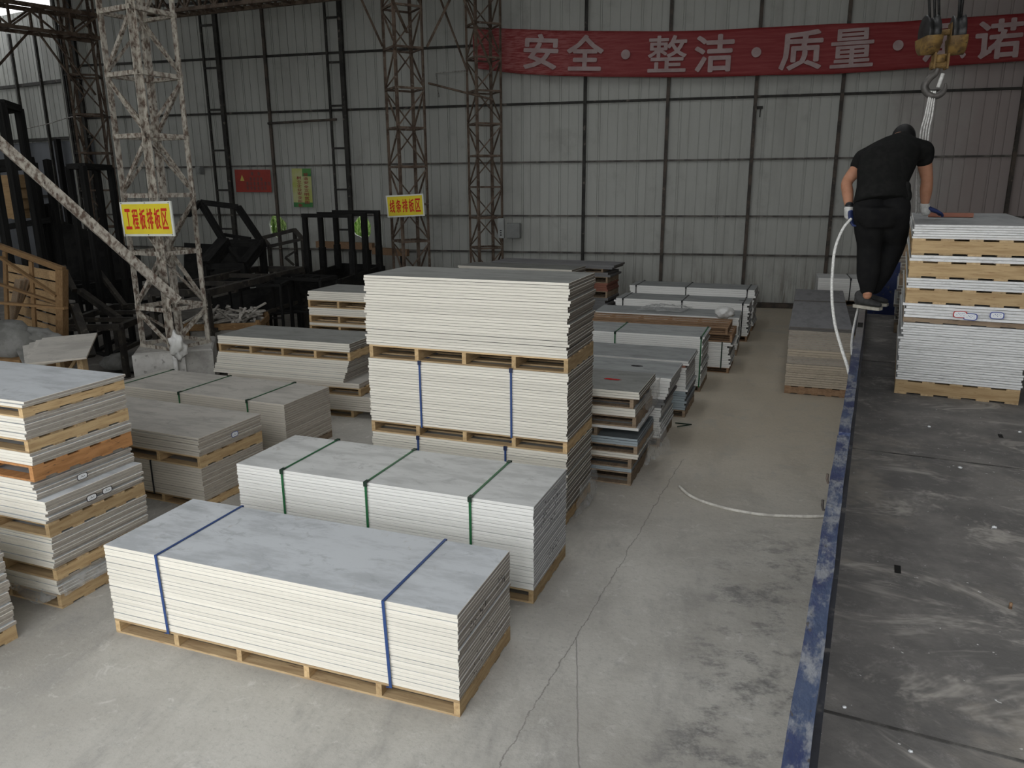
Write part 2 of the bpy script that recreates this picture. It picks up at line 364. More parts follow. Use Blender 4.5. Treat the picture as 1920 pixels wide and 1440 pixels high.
def bar_matrix(a, b, w, d=None, twist=0):
    a, b = Vector(a), Vector(b); z = (b-a); L = z.length; z.normalize()
    ref = Vector((0, 0, 1)) if abs(z.z) < .9 else Vector((0, 1, 0))
    x = ref.cross(z).normalized(); y = z.cross(x)
    m = Matrix((x, y, z)).transposed().to_4x4()
    return Matrix.Translation(a) @ m @ Matrix.Rotation(twist, 4, 'Z') @ Matrix.Diagonal((w, d or w, L, 1))
def bar(name, a, b, w, mat, parent=None, kind='box', d=None, twist=0, inv=None):
    mw = bar_matrix(a, b, w, d, twist)
    if inv is not None: mw = inv @ mw
    return put(name, unit_mesh(kind, mat), None, parent, mw)
def tube_mesh(name, pts, rad, n=10, smooth=True, cap=True):
    pts = [Vector(p) for p in pts]; rads = rad if isinstance(rad, (list, tuple)) else [rad]*len(pts)
    vs, fs = [], []; prev = None
    for i, p in enumerate(pts):
        tg = (pts[min(i+1, len(pts)-1)]-pts[max(i-1, 0)]).normalized()
        if prev is None:
            x = (Vector((0, 0, 1)) if abs(tg.z) < .9 else Vector((1, 0, 0))).cross(tg).normalized()
        else: x = (prev-tg*prev.dot(tg)).normalized()
        prev = x; y = tg.cross(x)
        for k in range(n):
            a = 2*math.pi*k/n; vs.append(p+x*(rads[i]*math.cos(a))+y*(rads[i]*math.sin(a)))
    for i in range(len(pts)-1):
        for k in range(n):
            fs.append((i*n+k, i*n+(k+1) % n, (i+1)*n+(k+1) % n, (i+1)*n+k))
    if cap: fs += [tuple(range(n-1, -1, -1)), tuple(range((len(pts)-1)*n, len(pts)*n))]
    return mesh(name, vs, fs, smooth)
def curve_pts(pts, k=8):
    P = [Vector(p) for p in pts]; out = []
    for i in range(len(P)-1):
        p0, p1, p2, p3 = P[max(i-1, 0)], P[i], P[i+1], P[min(i+2, len(P)-1)]
        for j in range(k):
            s = j/k
            out.append(.5*((2*p1)+(p2-p0)*s+(2*p0-5*p1+4*p2-p3)*s*s+(-p0+3*p1-3*p2+p3)*s**3))
    out.append(P[-1]); return out
def lathe(name, prof, n=20, smooth=True):
    vs, fs = [], []
    for r, z in prof:
        for k in range(n): a = 2*math.pi*k/n; vs.append((r*math.cos(a), r*math.sin(a), z))
    for i in range(len(prof)-1):
        for k in range(n): fs.append((i*n+k, i*n+(k+1) % n, (i+1)*n+(k+1) % n, (i+1)*n+k))
    fs += [tuple(range(n-1, -1, -1)), tuple(range((len(prof)-1)*n, len(prof)*n))]
    return mesh(name, vs, fs, smooth)
def text_mesh(s, size=1.0, bold=.02, depth=.004, sx=1.0, align='CENTER'):
    """one glyph, made heavy by overlaying slightly shifted copies of its flat outline"""
    cu = bpy.data.curves.new('lettering', 'FONT'); cu.body = s; cu.size = size; cu.align_x = align; cu.align_y = 'CENTER'; cu.resolution_u = 2
    o = bpy.data.objects.new('lettering_tmp', cu); col.objects.link(o)
    dg = bpy.context.evaluated_depsgraph_get(); me = bpy.data.meshes.new_from_object(o.evaluated_get(dg))
    bpy.data.objects.remove(o); bpy.data.curves.remove(cu)
    vs = [v.co.copy() for v in me.vertices]; fs = [tuple(p.vertices) for p in me.polygons]; bpy.data.meshes.remove(me)
    parts = []
    for i, (dx, dy) in enumerate(((0, 0), (1, 0), (-1, 0), (0, 1), (0, -1), (.7, .7), (-.7, .7), (.7, -.7), (-.7, -.7))):
        parts.append(([(v.x+dx*bold*size, v.y+dy*bold*size, .0002*i) for v in vs], fs))
    V, Fc = join(parts); me = mesh('lettering', V, Fc)
    xs = [v.co.x for v in me.vertices]; ys = [v.co.y for v in me.vertices]
    cx, cyy = (min(xs)+max(xs))/2, (min(ys)+max(ys))/2
    for v in me.vertices: v.co.x = (v.co.x-cx)*sx; v.co.y -= cyy
    me['w'] = (max(xs)-min(xs))*sx; me['h'] = max(ys)-min(ys)
    return me
def frame_matrix(origin, x, up):
    x = Vector(x).normalized(); z = x.cross(Vector(up)).normalized(); y = z.cross(x)
    return Matrix.Translation(origin) @ Matrix((x, y, z)).transposed().to_4x4()

# ------------------------------------------------------------------ the shed
YB = 18.6
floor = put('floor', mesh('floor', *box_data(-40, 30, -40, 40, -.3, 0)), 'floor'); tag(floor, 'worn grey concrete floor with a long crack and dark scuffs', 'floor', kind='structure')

def panel_profile(w):
    p = [(0, 0)]; n = 4; s = w/n
    for i in range(n):
        x = i*s
        if i == 0: p += [(.010, 0), (.013, .018), (.030, .018), (.033, 0), (.055, 0), (.058, .018), (.070, .018), (.073, 0)]
        else: p += [(x+.004, 0), (x+.006, .018), (x+.022, .018), (x+.024, 0)]
    p.append((w, 0)); return p
PW = .91
def panel_mesh(h):
    pr = panel_profile(PW); vs = []; T = .06
    for z in (0, h):
        vs += [(x, y, z) for x, y in pr]; vs += [(PW, T, z), (0, T, z)]
    n = len(pr)+2; fs = []
    for i in range(n): j = (i+1) % n; fs.append((i, j, n+j, n+i))
    fs += [tuple(range(n-1, -1, -1)), tuple(range(n, 2*n))]
    return vs, fs
wall = thing('wall_back', 'tall grey sheet-metal rear wall with dark girts and posts', 'wall', Matrix.Translation((0, YB, 0))); tag(wall, kind='structure')
holes = [aty(520, 424, YB), aty(679, 426, YB)]; HR = .25
HW = 8.6
x0 = -17.1; k = 0
cut = mesh('cutter', *join([]))
while x0 + k*PW < 9.0:
    xa = x0+k*PW; pink = xa > 4.3
    hit = [h for h in holes if xa-.3 < h.x < xa+PW+.3]
    if not hit:
        put('wall_panel', cached(('wall_panel',), lambda: panel_mesh(HW), 'wall'), None, wall, Matrix.Translation((xa, 0, 0)))
    else:
        me = mesh('wall_panel_cut', *panel_mesh(HW)); me.materials.append(M['wall'])
        o = put('wall_panel', me, None, wall, Matrix.Translation((xa, 0, 0)))
        for h in hit:
            c = put('cut', lathe('cut', [(HR, -.5), (HR, .5)], 28, False), 'wall'); rr = random.Random(int(h.x*10))
            for vv in c.data.vertices:
                s = 1+.07*math.sin(3*math.atan2(vv.co.y, vv.co.x)+h.x)+.04*math.sin(7*math.atan2(vv.co.y, vv.co.x)); vv.co.x *= s; vv.co.y *= s*1.12
            c.matrix_world = Matrix.Translation((h.x, YB, h.z)) @ Matrix.Rotation(R(90), 4, 'X')
            md = o.modifiers.new('hole', 'BOOLEAN'); md.operation = 'DIFFERENCE'; md.object = c; md.solver = 'EXACT'
            bpy.context.view_layer.update(); dg = bpy.context.evaluated_depsgraph_get()
            nm = bpy.data.meshes.new_from_object(o.evaluated_get(dg)); o.modifiers.clear(); o.data = nm
            bpy.data.objects.remove(c)
    k += 1
# girts
for z, w in ((1.19, .05), (2.06, .05), (3.30, .055), (4.61, .055), (5.93, .055), (7.25, .055)):
    bar('girt', (-17.0, -.035, z), (9.0, -.035, z), .05 if z < 3.4 else .06, 'girt' if z > 3.4 else 'girt_pale', wall, d=.05 if z > 3.4 else .04)
bar('base_rail', (-17, -.06, .06), (9, -.06, .06), .12, 'post', wall, d=.10)
for u in (512, 1097, 1250, 1412, 1571, 1905):
    p = aty(u, 250, YB)
    bar('wall_post', (p.x, -.09, 0), (p.x, -.09, HW), .07, 'girt' if u in (1097, 720) else 'post', wall, d=.06)
for u, du in ((410, 15), (637, 12), (148, 8)):       # wind posts: two chords with rungs
    p = aty(u+14, 200, YB); q = aty(u-13, 200, YB)
    bar('wall_post', (p.x, -.14, 0), (p.x, -.14, HW), .10, 'girt', wall)
    bar('wall_post', (q.x, -.14, 0), (q.x, -.14, HW), .05, 'girt', wall)
    for j in range(8): bar('rung', (q.x, -.14, .7+j), (p.x, -.14, .7+j), .045, 'girt', wall)
bar('loose_tube', (-10.9, -.16, 4.33), (-9.0, -.16, 4.38), .06, 'post', wall, 'round')
for u, v in ((1421, 202),):
    p = aty(u, v, YB)
    put('wall_bracket', mesh('bracket', *join([box_data(-.1, .1, -.06, 0, -.03, .03), box_data(-.06, -.04, -.05, -.03, -.14, 0), box_data(.04, .06, -.05, -.03, -.2, 0)])), 'girt', wall, Matrix.Translation((p.x, 0, p.z)))
for u, v0, v1 in ((1213, 463, 471), (1276, 478, 530)): pass

# skewed bay at the far left
WL = Vector((-16.47, YB, 0)); dirL = Vector((-.962, .273, 0)).normalized()
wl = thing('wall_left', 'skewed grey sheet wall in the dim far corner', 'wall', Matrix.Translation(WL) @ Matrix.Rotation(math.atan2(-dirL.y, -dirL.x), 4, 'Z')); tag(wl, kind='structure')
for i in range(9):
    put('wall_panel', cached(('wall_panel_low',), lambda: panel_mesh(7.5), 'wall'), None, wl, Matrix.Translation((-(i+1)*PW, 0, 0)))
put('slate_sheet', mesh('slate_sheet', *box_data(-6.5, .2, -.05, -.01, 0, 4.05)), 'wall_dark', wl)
for z in (4.12, 5.6, 2.55): bar('girt', (-8, -.09, z), (.3, -.09, z), .08, 'girt', wl)
for x in (-.35, -1.55, -2.75): bar('wall_post', (x, -.16, 2.55 if x != -1.55 else 0), (x, -.16, 6.95), .07, 'girt', wl)
bar('wall_post', (-1.15, -.2, 0), (-1.15, -.2, 4.1), .13, 'black_steel', wl)
# enclosing walls and roof out of frame
def slab(name, x0, x1, y0, y1, z0, z1, mat, label, cat):
    return tag(put(name, mesh(name, *box_data(x0, x1, y0, y1, z0, z1)), mat), label, cat, kind='structure')
slab('wall_right', 9.0, 9.15, -1.6, YB+.1, 0, 8.6, 'wall', 'plain grey sheet wall behind the truck', 'wall')
slab('wall_light_block', 3.05, 9.15, -1.75, -1.6, 0, 8.6, 'wall', 'unseen grey front wall added beside the open bay to block light', 'wall')  # unseen; closes the right of the front to darken board ends
slab('wall_light_block_side', -24.2, -24.0, -1.6, 24, 0, 6.95, 'wall', 'plain grey side wall added unseen beyond the steel racks to block light', 'wall')  # unseen, added to block light from the far left
slab('wall_light_block_left', -24.2, -9.5, -1.75, -1.6, 0, 8.6, 'wall', 'unseen grey front wall added by the racks to block light', 'wall')  # unseen; narrows the opening so the racks stay dark
slab('wall_baffle', -24.2, 9.2, -.3, -.2, 6.0, 8.75, 'roof', 'grey sheet fascia added over the open front to cut daylight', 'baffle')  # unseen, added to lower the opening and dim the upper wall
SKY = [(-7.2, -6.4), (-2.6, -1.7), (1.2, 2.1)]           # open rooflight strips running down the shed
SY0, SY1 = 4.5, 14.0
def roof_slab(n_, *b): return slab('ceiling' if n_ == 0 else 'ceiling', *b, 8.6, 8.75, 'roof', 'grey sheet roof of the shed, '+['front', 'rear', 'far side', 'between the first rooflights', 'between the second rooflights', 'over the truck'][n_]+' part', 'roof')
roof_slab(0, -24.2, 9.2, -.2, SY0); roof_slab(1, -24.2, 9.2, SY1, 18.7)
xs = [-24.2]+[v for p in SKY for v in p]+[9.2]
for k in range(4): roof_slab(2+k, xs[2*k], xs[2*k+1], SY0, SY1)


# ------------------------------------------------------------------ lattice columns
def lattice(name, label, centre, s, yaw, z0, z1, step, w, mat, first=0.0, group=None):
    t = thing(name, label, 'column', Matrix.Translation((centre[0], centre[1], z0)) @ Matrix.Rotation(yaw, 4, 'Z'), group)
    h = s/2; cs = [(-h, -h), (h, -h), (h, h), (-h, h)]; Ht = z1-z0
    for i, (x, y) in enumerate(cs): bar('corner_leg', (x, y, 0), (x, y, Ht), w, mat, t, 'angle', twist=i*math.pi/2+math.pi)
    n = int((Ht-first)/step)
    for k in range(-1 if first else 0, n+1):
        z = first+k*step+.02 if k >= 0 else .02
        for i in range(4):
            a, b = cs[i], cs[(i+1) % 4]
            if z < Ht: bar('strut', (*a, z), (*b, z), w*.72, mat, t, 'angle')
            z2 = min(z+step if k >= 0 else first, Ht)
            if z2-z > .3:
                p, q = (a, b) if (k+i) % 2 else (b, a)
                bar('brace', (*p, z+.03), (*q, z2-.03), w*.52, mat, t, 'angle')
    return t
pm = aty(318, 655, 8.9)
T1 = lattice('lattice_column', 'peeling white lattice steel column carrying the larger yellow sign', (pm.x, 9.05), .62, R(45+30), .68, 8.6, .735, .076, 'rust_paint', .52)
lattice('lattice_column', 'dim lattice steel column half hidden behind the sign-bearing white one', (-14.9, 17.0), .62, R(30), 0, 8.6, .9, .06, 'rust')
T3p = aty(768, 400, 16.3)
T3 = lattice('lattice_column', 'brown lattice steel column carrying the smaller yellow sign', (T3p.x, 16.3), .62, R(44), 0, 8.6, .79, .06, 'rust')
T4p = aty(912, 400, 17.5)
T4 = lattice('lattice_column', 'brown lattice steel column overlapping the end of the red banner', (T4p.x, 17.45), .58, R(38), 0, 8.6, .68, .055, 'rust')
# plinth under the first column
px_ = T1.matrix_basis.translation
pt = thing('plinth', 'pale concrete plinth under the peeling white lattice column', 'plinth', Matrix.Translation((px_.x, px_.y, 0)) @ Matrix.Rotation(R(32), 4, 'Z'))
vs, fs = chamfer_box(.98, .98, .68, .02); put('block', mesh('block', vs, fs), 'concrete_block', pt)
vs, fs = box_data(-.50, .14, -.512, -.488, .02, .66); put('render_patch', mesh('patch', vs, fs), 'plaster', pt)
put('pipe_stub', tube_mesh('pipe', [(.02, -.56, .05), (.02, -.56, .60), (.02, -.50, .66)], .03), 'white_plastic', pt)
put('pipe_stub', tube_mesh('pipe2', [(.0, -.56, .30), (-.2, -.56, .30)], .022), 'white_plastic', pt)
put('pipe_stub', tube_mesh('pipe3', [(-.40, -.56, .05), (-.40, -.56, .32)], .02), 'white_plastic', pt)
# rag bags on plinth
def blob(name, r, sq, seed, mat, mw, parent=None, amp=.25, f=3.2):
    bm = bmesh.new(); bmesh.ops.create_icosphere(bm, subdivisions=3, radius=1)
    from mathutils import noise as mn
    for v in bm.verts:
        k = 1+amp*mn.noise(v.co*f+Vector((seed, seed*2, 0)))
        v.co = Vector((v.co.x*r[0], v.co.y*r[1], v.co.z*r[2]))*k
    me = bpy.data.meshes.new(name); bm.to_mesh(me); bm.free(); me.polygons.foreach_set('use_smooth', [True]*len(me.polygons))
    return put(name, me, mat, parent, mw)
p = aty(332, 640, 8.45); tag(blob('rag_bundle', (.10, .08, .15), 1, 3, 'white_plastic', Matrix.Translation((p.x, p.y, .80)), amp=.7, f=2.0), 'crumpled white bag tied at the foot of the white column', 'bag')
# long diagonal strut
a = aty(333, 563, 8.75); b = aty(-40, 232, 7.2); b = a+(b-a)*((8.55-a.z)/(b.z-a.z))
tag(bar('diagonal_strut', a, b, .11, 'rust_paint', kind='channel', d=.09, twist=R(90)), 'long peeling steel strut slanting down to the white lattice column', 'strut')

# knee braces and pipes near the roof
def strut(u0, v0, y0, u1, v1, y1, w, label, name='knee_brace', mat='rust', kind='angle'):
    return tag(bar(name, aty(u0, v0, y0), aty(u1, v1, y1), w, mat, kind=kind), label, 'brace')
strut(718, 86, 16.1, 668, -25, 15.2, .05, 'thin brace rising leftward from the smaller-sign column')
strut(800, 88, 16.2, 850, -15, 16.6, .05, 'thin brace rising rightward from the smaller-sign column')
strut(877, 132, 17.2, 820, -20, 16.6, .05, 'thin brace rising leftward from the column beside the banner')
strut(922, 126, 17.1, 862, -25, 16.2, .06, 'thick brace crossing the banner end toward the roof')
strut(764, 60, 15.9, 728, -20, 15.0, .06, 'brace rising from the front of the smaller-sign column')
strut(803, 156, 16.2, 925, 187, 17.1, .045, 'thin tube linking the two brown lattice columns', 'tie_tube', 'rust', 'round')
tag(put('conduit', tube_mesh('conduit', [aty(823, 182, 18.4), aty(817, 137, 18.4), aty(879, 132, 18.2)], .016), 'grey_cable'), 'bent pale conduit in front of the wall left of the banner', 'conduit')

def girder(name, label, A, B, hgt, wid, n, mat):
    t = thing(name, label, 'girder'); A, B = Vector(A), Vector(B); d = (B-A).normalized(); s = d.cross(Vector((0, 0, 1))).normalized()*wid
    up = Vector((0, 0, hgt))
    for o in (Vector(), s):
        bar('chord', A+o, B+o, .075, mat, t); bar('chord', A+o+up, B+o+up, .085, mat, t)
    for k in range(n+1):
        p = A.lerp(B, k/n)
        for o in (Vector(), s): bar('upright', p+o, p+o+up, .045, mat, t)
        bar('cross_strut', p, p+s, .045, mat, t); bar('cross_strut', p+up, p+s+up, .045, mat, t)
        if k < n:
            q = A.lerp(B, (k+1)/n)
            for o in (Vector(), s): bar('brace', (p if k % 2 else p+up)+o, (q+up if k % 2 else q)+o, .04, mat, t)
    return t
gd = Vector((.42, .907, 0)).normalized(); gA = aty(190, 72, 16.8)
girder('lattice_girder', 'warm-lit lattice girder reaching the dim column from the left', gA-gd*9.0, gA, .50, -.55, 14, 'rust')
ga = aty(300, 33, 17.3); gb = aty(640, -4, 16.2)
girder('lattice_girder', 'dark lattice girder along the top of the rear wall', ga, gb, .55, .45, 12, 'rust')
for (u0, v0, y0, u1, v1, y1, lb) in ((180, 178, 16.6, 92, 58, 15.9, 'knee brace under the warm-lit girder, nearer the column'), (158, 178, 16.6, 68, 54, 15.7, 'thin knee brace under the warm-lit girder'), (-20, 140, 14.0, 58, 53, 15.6, 'knee brace slanting out of frame under the warm-lit girder')):
    strut(u0, v0, y0, u1, v1, y1, .055, lb)

# switch boxes
p = aty(965, 432, YB-.1); tag(put('electrical_box', mesh('ebox', *chamfer_box(.32, .16, .36, .012)), 'grey_box', None, Matrix.Translation((p.x, YB-.18, p.z-.18))), 'grey electrical box on the wall right of the banner-end column', 'electrical box')
p = aty(940, 428, 17.1); e2 = thing('switch_box', 'pale narrow switch box fixed to the banner-end column', 'electrical box', Matrix.Translation((p.x, p.y, p.z-.22)))
put('case', mesh('case', *chamfer_box(.14, .10, .44, .01)), 'grey_box', e2)
for j in range(3): put('socket', mesh('socket', *box_data(-.018, .018, -.056, -.049, .06+j*.05, .085+j*.05)), 'mark', e2)
p = aty(385, 320, YB); tag(put('wall_lamp', mesh('wl', *join([box_data(-.07, .07, -.16, 0, -.10, .10), box_data(-.05, .05, -.18, -.15, -.07, .05)])), 'grey_box', None, Matrix.Translation((p.x, YB-.16, p.z))), 'small grey box lamp on the rear wall left of the red poster', 'wall lamp')

# ------------------------------------------------------------------ foliage seen through the two holes
g = random.Random(4)
for h, lb in zip(holes, ('bright green grass clump outside the hole left of the black rack', 'bright green grass clump outside the hole behind the black rack')):
    t = thing('grass_clump', lb, 'grass', Matrix.Translation((h.x, YB+.9, 0)))
    V, Fs = [], []
    for i in range(900):
        bx, by = g.uniform(-1.1, 1.1), g.uniform(-.5, 1.6); hh = g.uniform(1.7, 3.4); le = g.uniform(-.5, .5); w = g.uniform(.02, .05); an = g.uniform(0, 3.14)
        o = len(V); dx, dy = math.cos(an)*w, math.sin(an)*w
        for k in range(6):
            s = k/5; ww = 1-s*.7
            cx, cyy, cz = bx+le*s*s, by+.15*s*s*math.sin(i), hh*(s-.18*abs(le)*s*s*2)
            V += [(cx-dx*ww, cyy-dy*ww, cz), (cx+dx*ww, cyy+dy*ww, cz)]
        for k in range(5): Fs.append((o+2*k, o+2*k+1, o+2*k+3, o+2*k+2))
    b_ = put('blades', mesh('blades', V, Fs), 'leaf', t); b_['kind'] = 'stuff'

# ------------------------------------------------------------------ banner, signs, posters
YBN = 18.33
top = [(887, 50), (960, 54), (1040, 57), (1130, 58), (1240, 59), (1350, 56), (1440, 51), (1560, 45), (1680, 41), (1800, 33), (1920, 25), (2000, 20)]
bot = [(889, 128), (960, 137), (1040, 142), (1130, 144), (1240, 145), (1350, 144), (1440, 141), (1560, 139), (1680, 131), (1800, 122), (1920, 114), (2000, 109)]
def lerp_at(tab, u):
    for (a, b), (c, d) in zip(tab, tab[1:]):
        if a <= u <= c: return b+(d-b)*(u-a)/(c-a)
    return tab[-1][1]
bo = aty(887, 90, YBN); V, Fs = [], []; nu, nv = 110, 12
for i in range(nu+1):
    u = 887+(2000-887)*i/nu; vt, vb = lerp_at(top, u), lerp_at(bot, u)
    for j in range(nv+1):
        s = j/nv; p = aty(u, vt+(vb-vt)*s, YBN)
        fold = .035*math.exp(-(u-887)/90)*math.sin(s*9+u*.05)+.008*math.sin(u*.035)+.006*math.sin(s*7+u*.02)
        V.append((p.x-bo.x, fold, p.z-bo.z))
for i in range(nu):
    for j in range(nv): a = i*(nv+1)+j; Fs.append((a, a+1, a+nv+2, a+nv+1))
me = mesh('banner', V, Fs, True)
bt = thing('safety_banner', 'long faded red cloth banner with white Chinese slogan on the rear wall', 'banner', Matrix.Translation(bo))
cl = put('cloth', me, 'banner', bt); md = cl.modifiers.new('thickness', 'SOLIDIFY'); md.thickness = .006
for ch, u, v, wpx, hpx in (('安', 1014, 97, 66, 66), ('全', 1097, 99, 70, 67), ('整', 1251, 101, 74, 68), ('洁', 1339, 100, 75, 70), ('质', 1502, 94, 82, 74), ('量', 1598, 90, 82, 72), ('承', 1772, 82, 82, 76), ('诺', 1873, 73, 90, 74)):
    c0 = aty(u, v, YBN-.045); c1 = aty(u+wpx, v, YBN-.045); c2 = aty(u, v+hpx, YBN-.045)
    tm = text_mesh(ch, 1.0, .013 if ch in '量整' else .022, .01); W_, H_ = (c1-c0).length, (c2-c0).length
    sl = lerp_at(bot, min(u+30, 1999))-lerp_at(bot, u-30)+lerp_at(top, min(u+30, 1999))-lerp_at(top, u-30)
    ang = -sl/2/60
    for vtx in tm.vertices: vtx.co.x *= W_/tm['w']; vtx.co.y *= H_/tm['h']
    put('character', tm, 'banner_text', bt, Matrix.Translation(c0-bo) @ Matrix.Rotation(R(90), 4, 'X') @ Matrix.Rotation(ang-R(1.5), 4, 'Z'))
for u, v in ((1173, 102), (1418, 98), (1684, 85)):
    c0 = aty(u, v, YBN-.045); put('dot', lathe('dot', [(.10, -.005), (.10, .005)], 24, False), 'banner_text', bt, Matrix.Translation(c0-bo) @ Matrix.Rotation(R(90), 4, 'X'))

def sign(name, label, cat, corners, y, text, face, tcol, cols=None, depth=.02):
    """corners tl,tr,bl in pixels at depth y"""
    tl, tr, bl = [aty(u, v, yy) for (u, v), yy in zip(corners, y)]
    W_, Hh = (tr-tl).length, (bl-tl).length
    mw = frame_matrix((tr+bl)/2, tr-tl, tl-bl)
    t = thing(name, label, cat, mw)
    vs, fs = box_data(-W_/2, W_/2, -Hh/2, Hh/2, -depth, 0); put('backing', mesh('backing', vs, fs), 'sign_edge', t)
    e = .035 if depth > .01 else 0
    vs, fs = box_data(-W_/2+e*W_, W_/2-e*W_, -Hh/2+e*W_, Hh/2-e*W_, 0, .004); put('face', mesh('face', vs, fs), face, t)
    if text:
        n = len(text); cw = W_*.86/n
        for i, ch in enumerate(text):
            tm = text_mesh(ch, 1.0, .022, .004); 
            for vtx in tm.vertices: vtx.co.x *= cw*.82/tm['w']; vtx.co.y *= Hh*.60/tm['h']
            put('character', tm, tcol, t, Matrix.Translation((-W_*.43+cw*(i+.5), 0, .007)))
    return t, W_, Hh
sg, sw, sh = sign('area_sign', 'yellow sign with six tall red characters on the white column', 'sign', ((223, 379), (319, 377), (233, 443)), (8.42, 8.35, 8.42), '工程板排板区', 'yellow_sign', 'sign_red')
for sx_ in (-.46, 0, .46):
    for sy_ in (-.46, .46): put('screw', lathe('screw', [(.006, 0), (.006, .003)], 8), 'mark', sg, Matrix.Translation((sx_*sw, sy_*sh, .005)))
sign('area_sign', 'yellow sign with five red characters on the brown column', 'sign', ((723, 367), (793, 363), (727, 408)), (15.8, 15.75, 15.8), '线条排板区', 'yellow_sign', 'sign_red')
ps, pw, ph = sign('warning_poster', 'red poster with small yellow warning triangle on the rear wall', 'poster', ((440, 318), (507, 318), (443, 360)), (18.5, 18.5, 18.5), '', 'poster_red', 'poster_ink', depth=.008)
put('triangle', mesh('tri', [(-.36*pw, 0, .008), (-.24*pw, 0, .008), (-.30*pw, .28*ph, .008)], [(0, 1, 2)]), 'poster_yellow', ps)
gg = random.Random(3)
for row, (yy, xs, nn) in enumerate(((.32, -.05, 2), (.08, -.1, 4), (-.12, -.2, 7), (-.32, -.2, 6))):
    for i in range(nn):
        wd = .10*pw; xx = xs*pw+i*wd*(1.9 if nn == 2 else 1.0)
        V = []
        for kk in range(3): V.append(box_data(xx, xx+wd*.7, yy*ph+kk*.05*ph-.06*ph, yy*ph+kk*.05*ph-.04*ph, .005, .007))
        V.append(box_data(xx+wd*gg.uniform(.2, .4), xx+wd*.5, yy*ph-.08*ph, yy*ph+.08*ph, .005, .007))
        put('printed_character', mesh('glyph', *join(V)), 'poster_ink', ps)
gp, gw, gh = sign('safety_poster', 'tall lime and green poster with two columns of small characters', 'poster', ((547, 316), (583, 316), (551, 388)), (18.5, 18.5, 18.5), '', 'poster_lime', 'poster_ink', depth=.008)
put('green_foot', mesh('gf', *box_data(-gw/2, gw/2, -gh/2, -gh*.38, .0045, .006)), 'poster_green', gp)
put('green_head', mesh('gh', *box_data(.05*gw, gw/2, gh*.30, gh/2, .0045, .006)), 'poster_green', gp)
for cx, s_, y0 in ((-.14, '树立企业安全形象', .26), (.22, '营造安全文明氛围', .34)):
    for i, ch in enumerate(s_):
        tm = text_mesh(ch, 1.0, .015, .002)
        for vtx in tm.vertices: vtx.co.x *= gw*.24/tm['w']; vtx.co.y *= gh*.085/tm['h']
        put('character', tm, 'poster_maroon', gp, Matrix.Translation((cx*gw, (y0-i*.102)*gh, .008)))

# ------------------------------------------------------------------ pallets, boards, bundles
def stack_matrix(x, y, yaw): return Matrix.Translation((x, y, 0)) @ Matrix.Rotation(R(yaw), 4, 'Z')
rb = random.Random(11)
def pallet_parts(parent, base, L, W, h, wood='wood', side=None, shift=0):
    """base: matrix of the front-right bottom corner; stringers run across the width, deck boards along the length"""
    side = side or {'wood': 'wood_side'}.get(wood, wood)
    td = min(.013, h*.14); hs = h-2*td; n = max(3, round(L/.48)+1); sw = .036
    ms = cached(('stringer', round(W, 3), round(hs, 3)), lambda: box_data(-sw/2, sw/2, 0, W, 0, hs), side)
    for i in range(n):
        x = -sw/2-(L-sw)*i/(n-1); put('stringer', ms, None, parent, base @ Matrix.Translation((x+shift, 0, td)))
    nd = 5; dw = W*.105
    mdk = cached(('deck_board', round(L, 3), round(W, 3), round(td, 4)), lambda: box_data(-L, 0, 0, dw, 0, td), wood)
    for z in (0, h-td):
        for i in range(nd):
            put('deck_board', mdk, None, parent, base @ Matrix.Translation((shift, (W-dw)*i/(nd-1), z)))
def pallet(base, L, W, h, label, wood='wood', shift=0):
    t = thing('pallet', label, 'pallet', base, 'wooden pallets under the boards')
    pallet_parts(t, Matrix.Identity(4), L, W, h, wood, shift=shift); return t
def board_mesh(L, W, th, mat):
    c = min(.0025, th*.15)
    return cached(('board', round(L, 3), round(W, 3), round(th, 4)), lambda: chamfer_box(L, W, th, c), mat)
ORD = 'first second third fourth fifth sixth seventh eighth ninth tenth eleventh twelfth thirteenth fourteenth fifteenth sixteenth seventeenth eighteenth nineteenth twentieth'.split()
ORD += ['twenty-'+w for w in ORD[:9]]+['thirtieth']
def boards(base, L, W, z0, z1, n, mat, parent=None, label=None, group=None, jx=.006, jy=.003, sh=(0, 0), lean=(0, 0), top_label=None, jl=0):
    th = (z1-z0)/n; out = []
    for i in range(n):
        f = i/max(1, n-1)
        dx, dy = rb.gauss(0, jx)+sh[0]+lean[0]*f, rb.gauss(0, jy)+sh[1]+lean[1]*f
        m_ = base @ Matrix.Translation((-L/2+dx, W/2+dy, z0+i*th)) @ Matrix.Rotation(rb.gauss(0, .0012), 4, 'Z')
        LL = L if not jl else L-rb.choice((0, 0, .012, .02))
        o = put('board', board_mesh(LL, W, th-.0018, mat), None, parent, m_)
        if parent is None: tag(o, top_label if (top_label and i == n-1) else label.replace('board', ORD[n-1-i]+' board down', 1) if n > 1 else label, 'board', group)
        out.append(o)
    return out
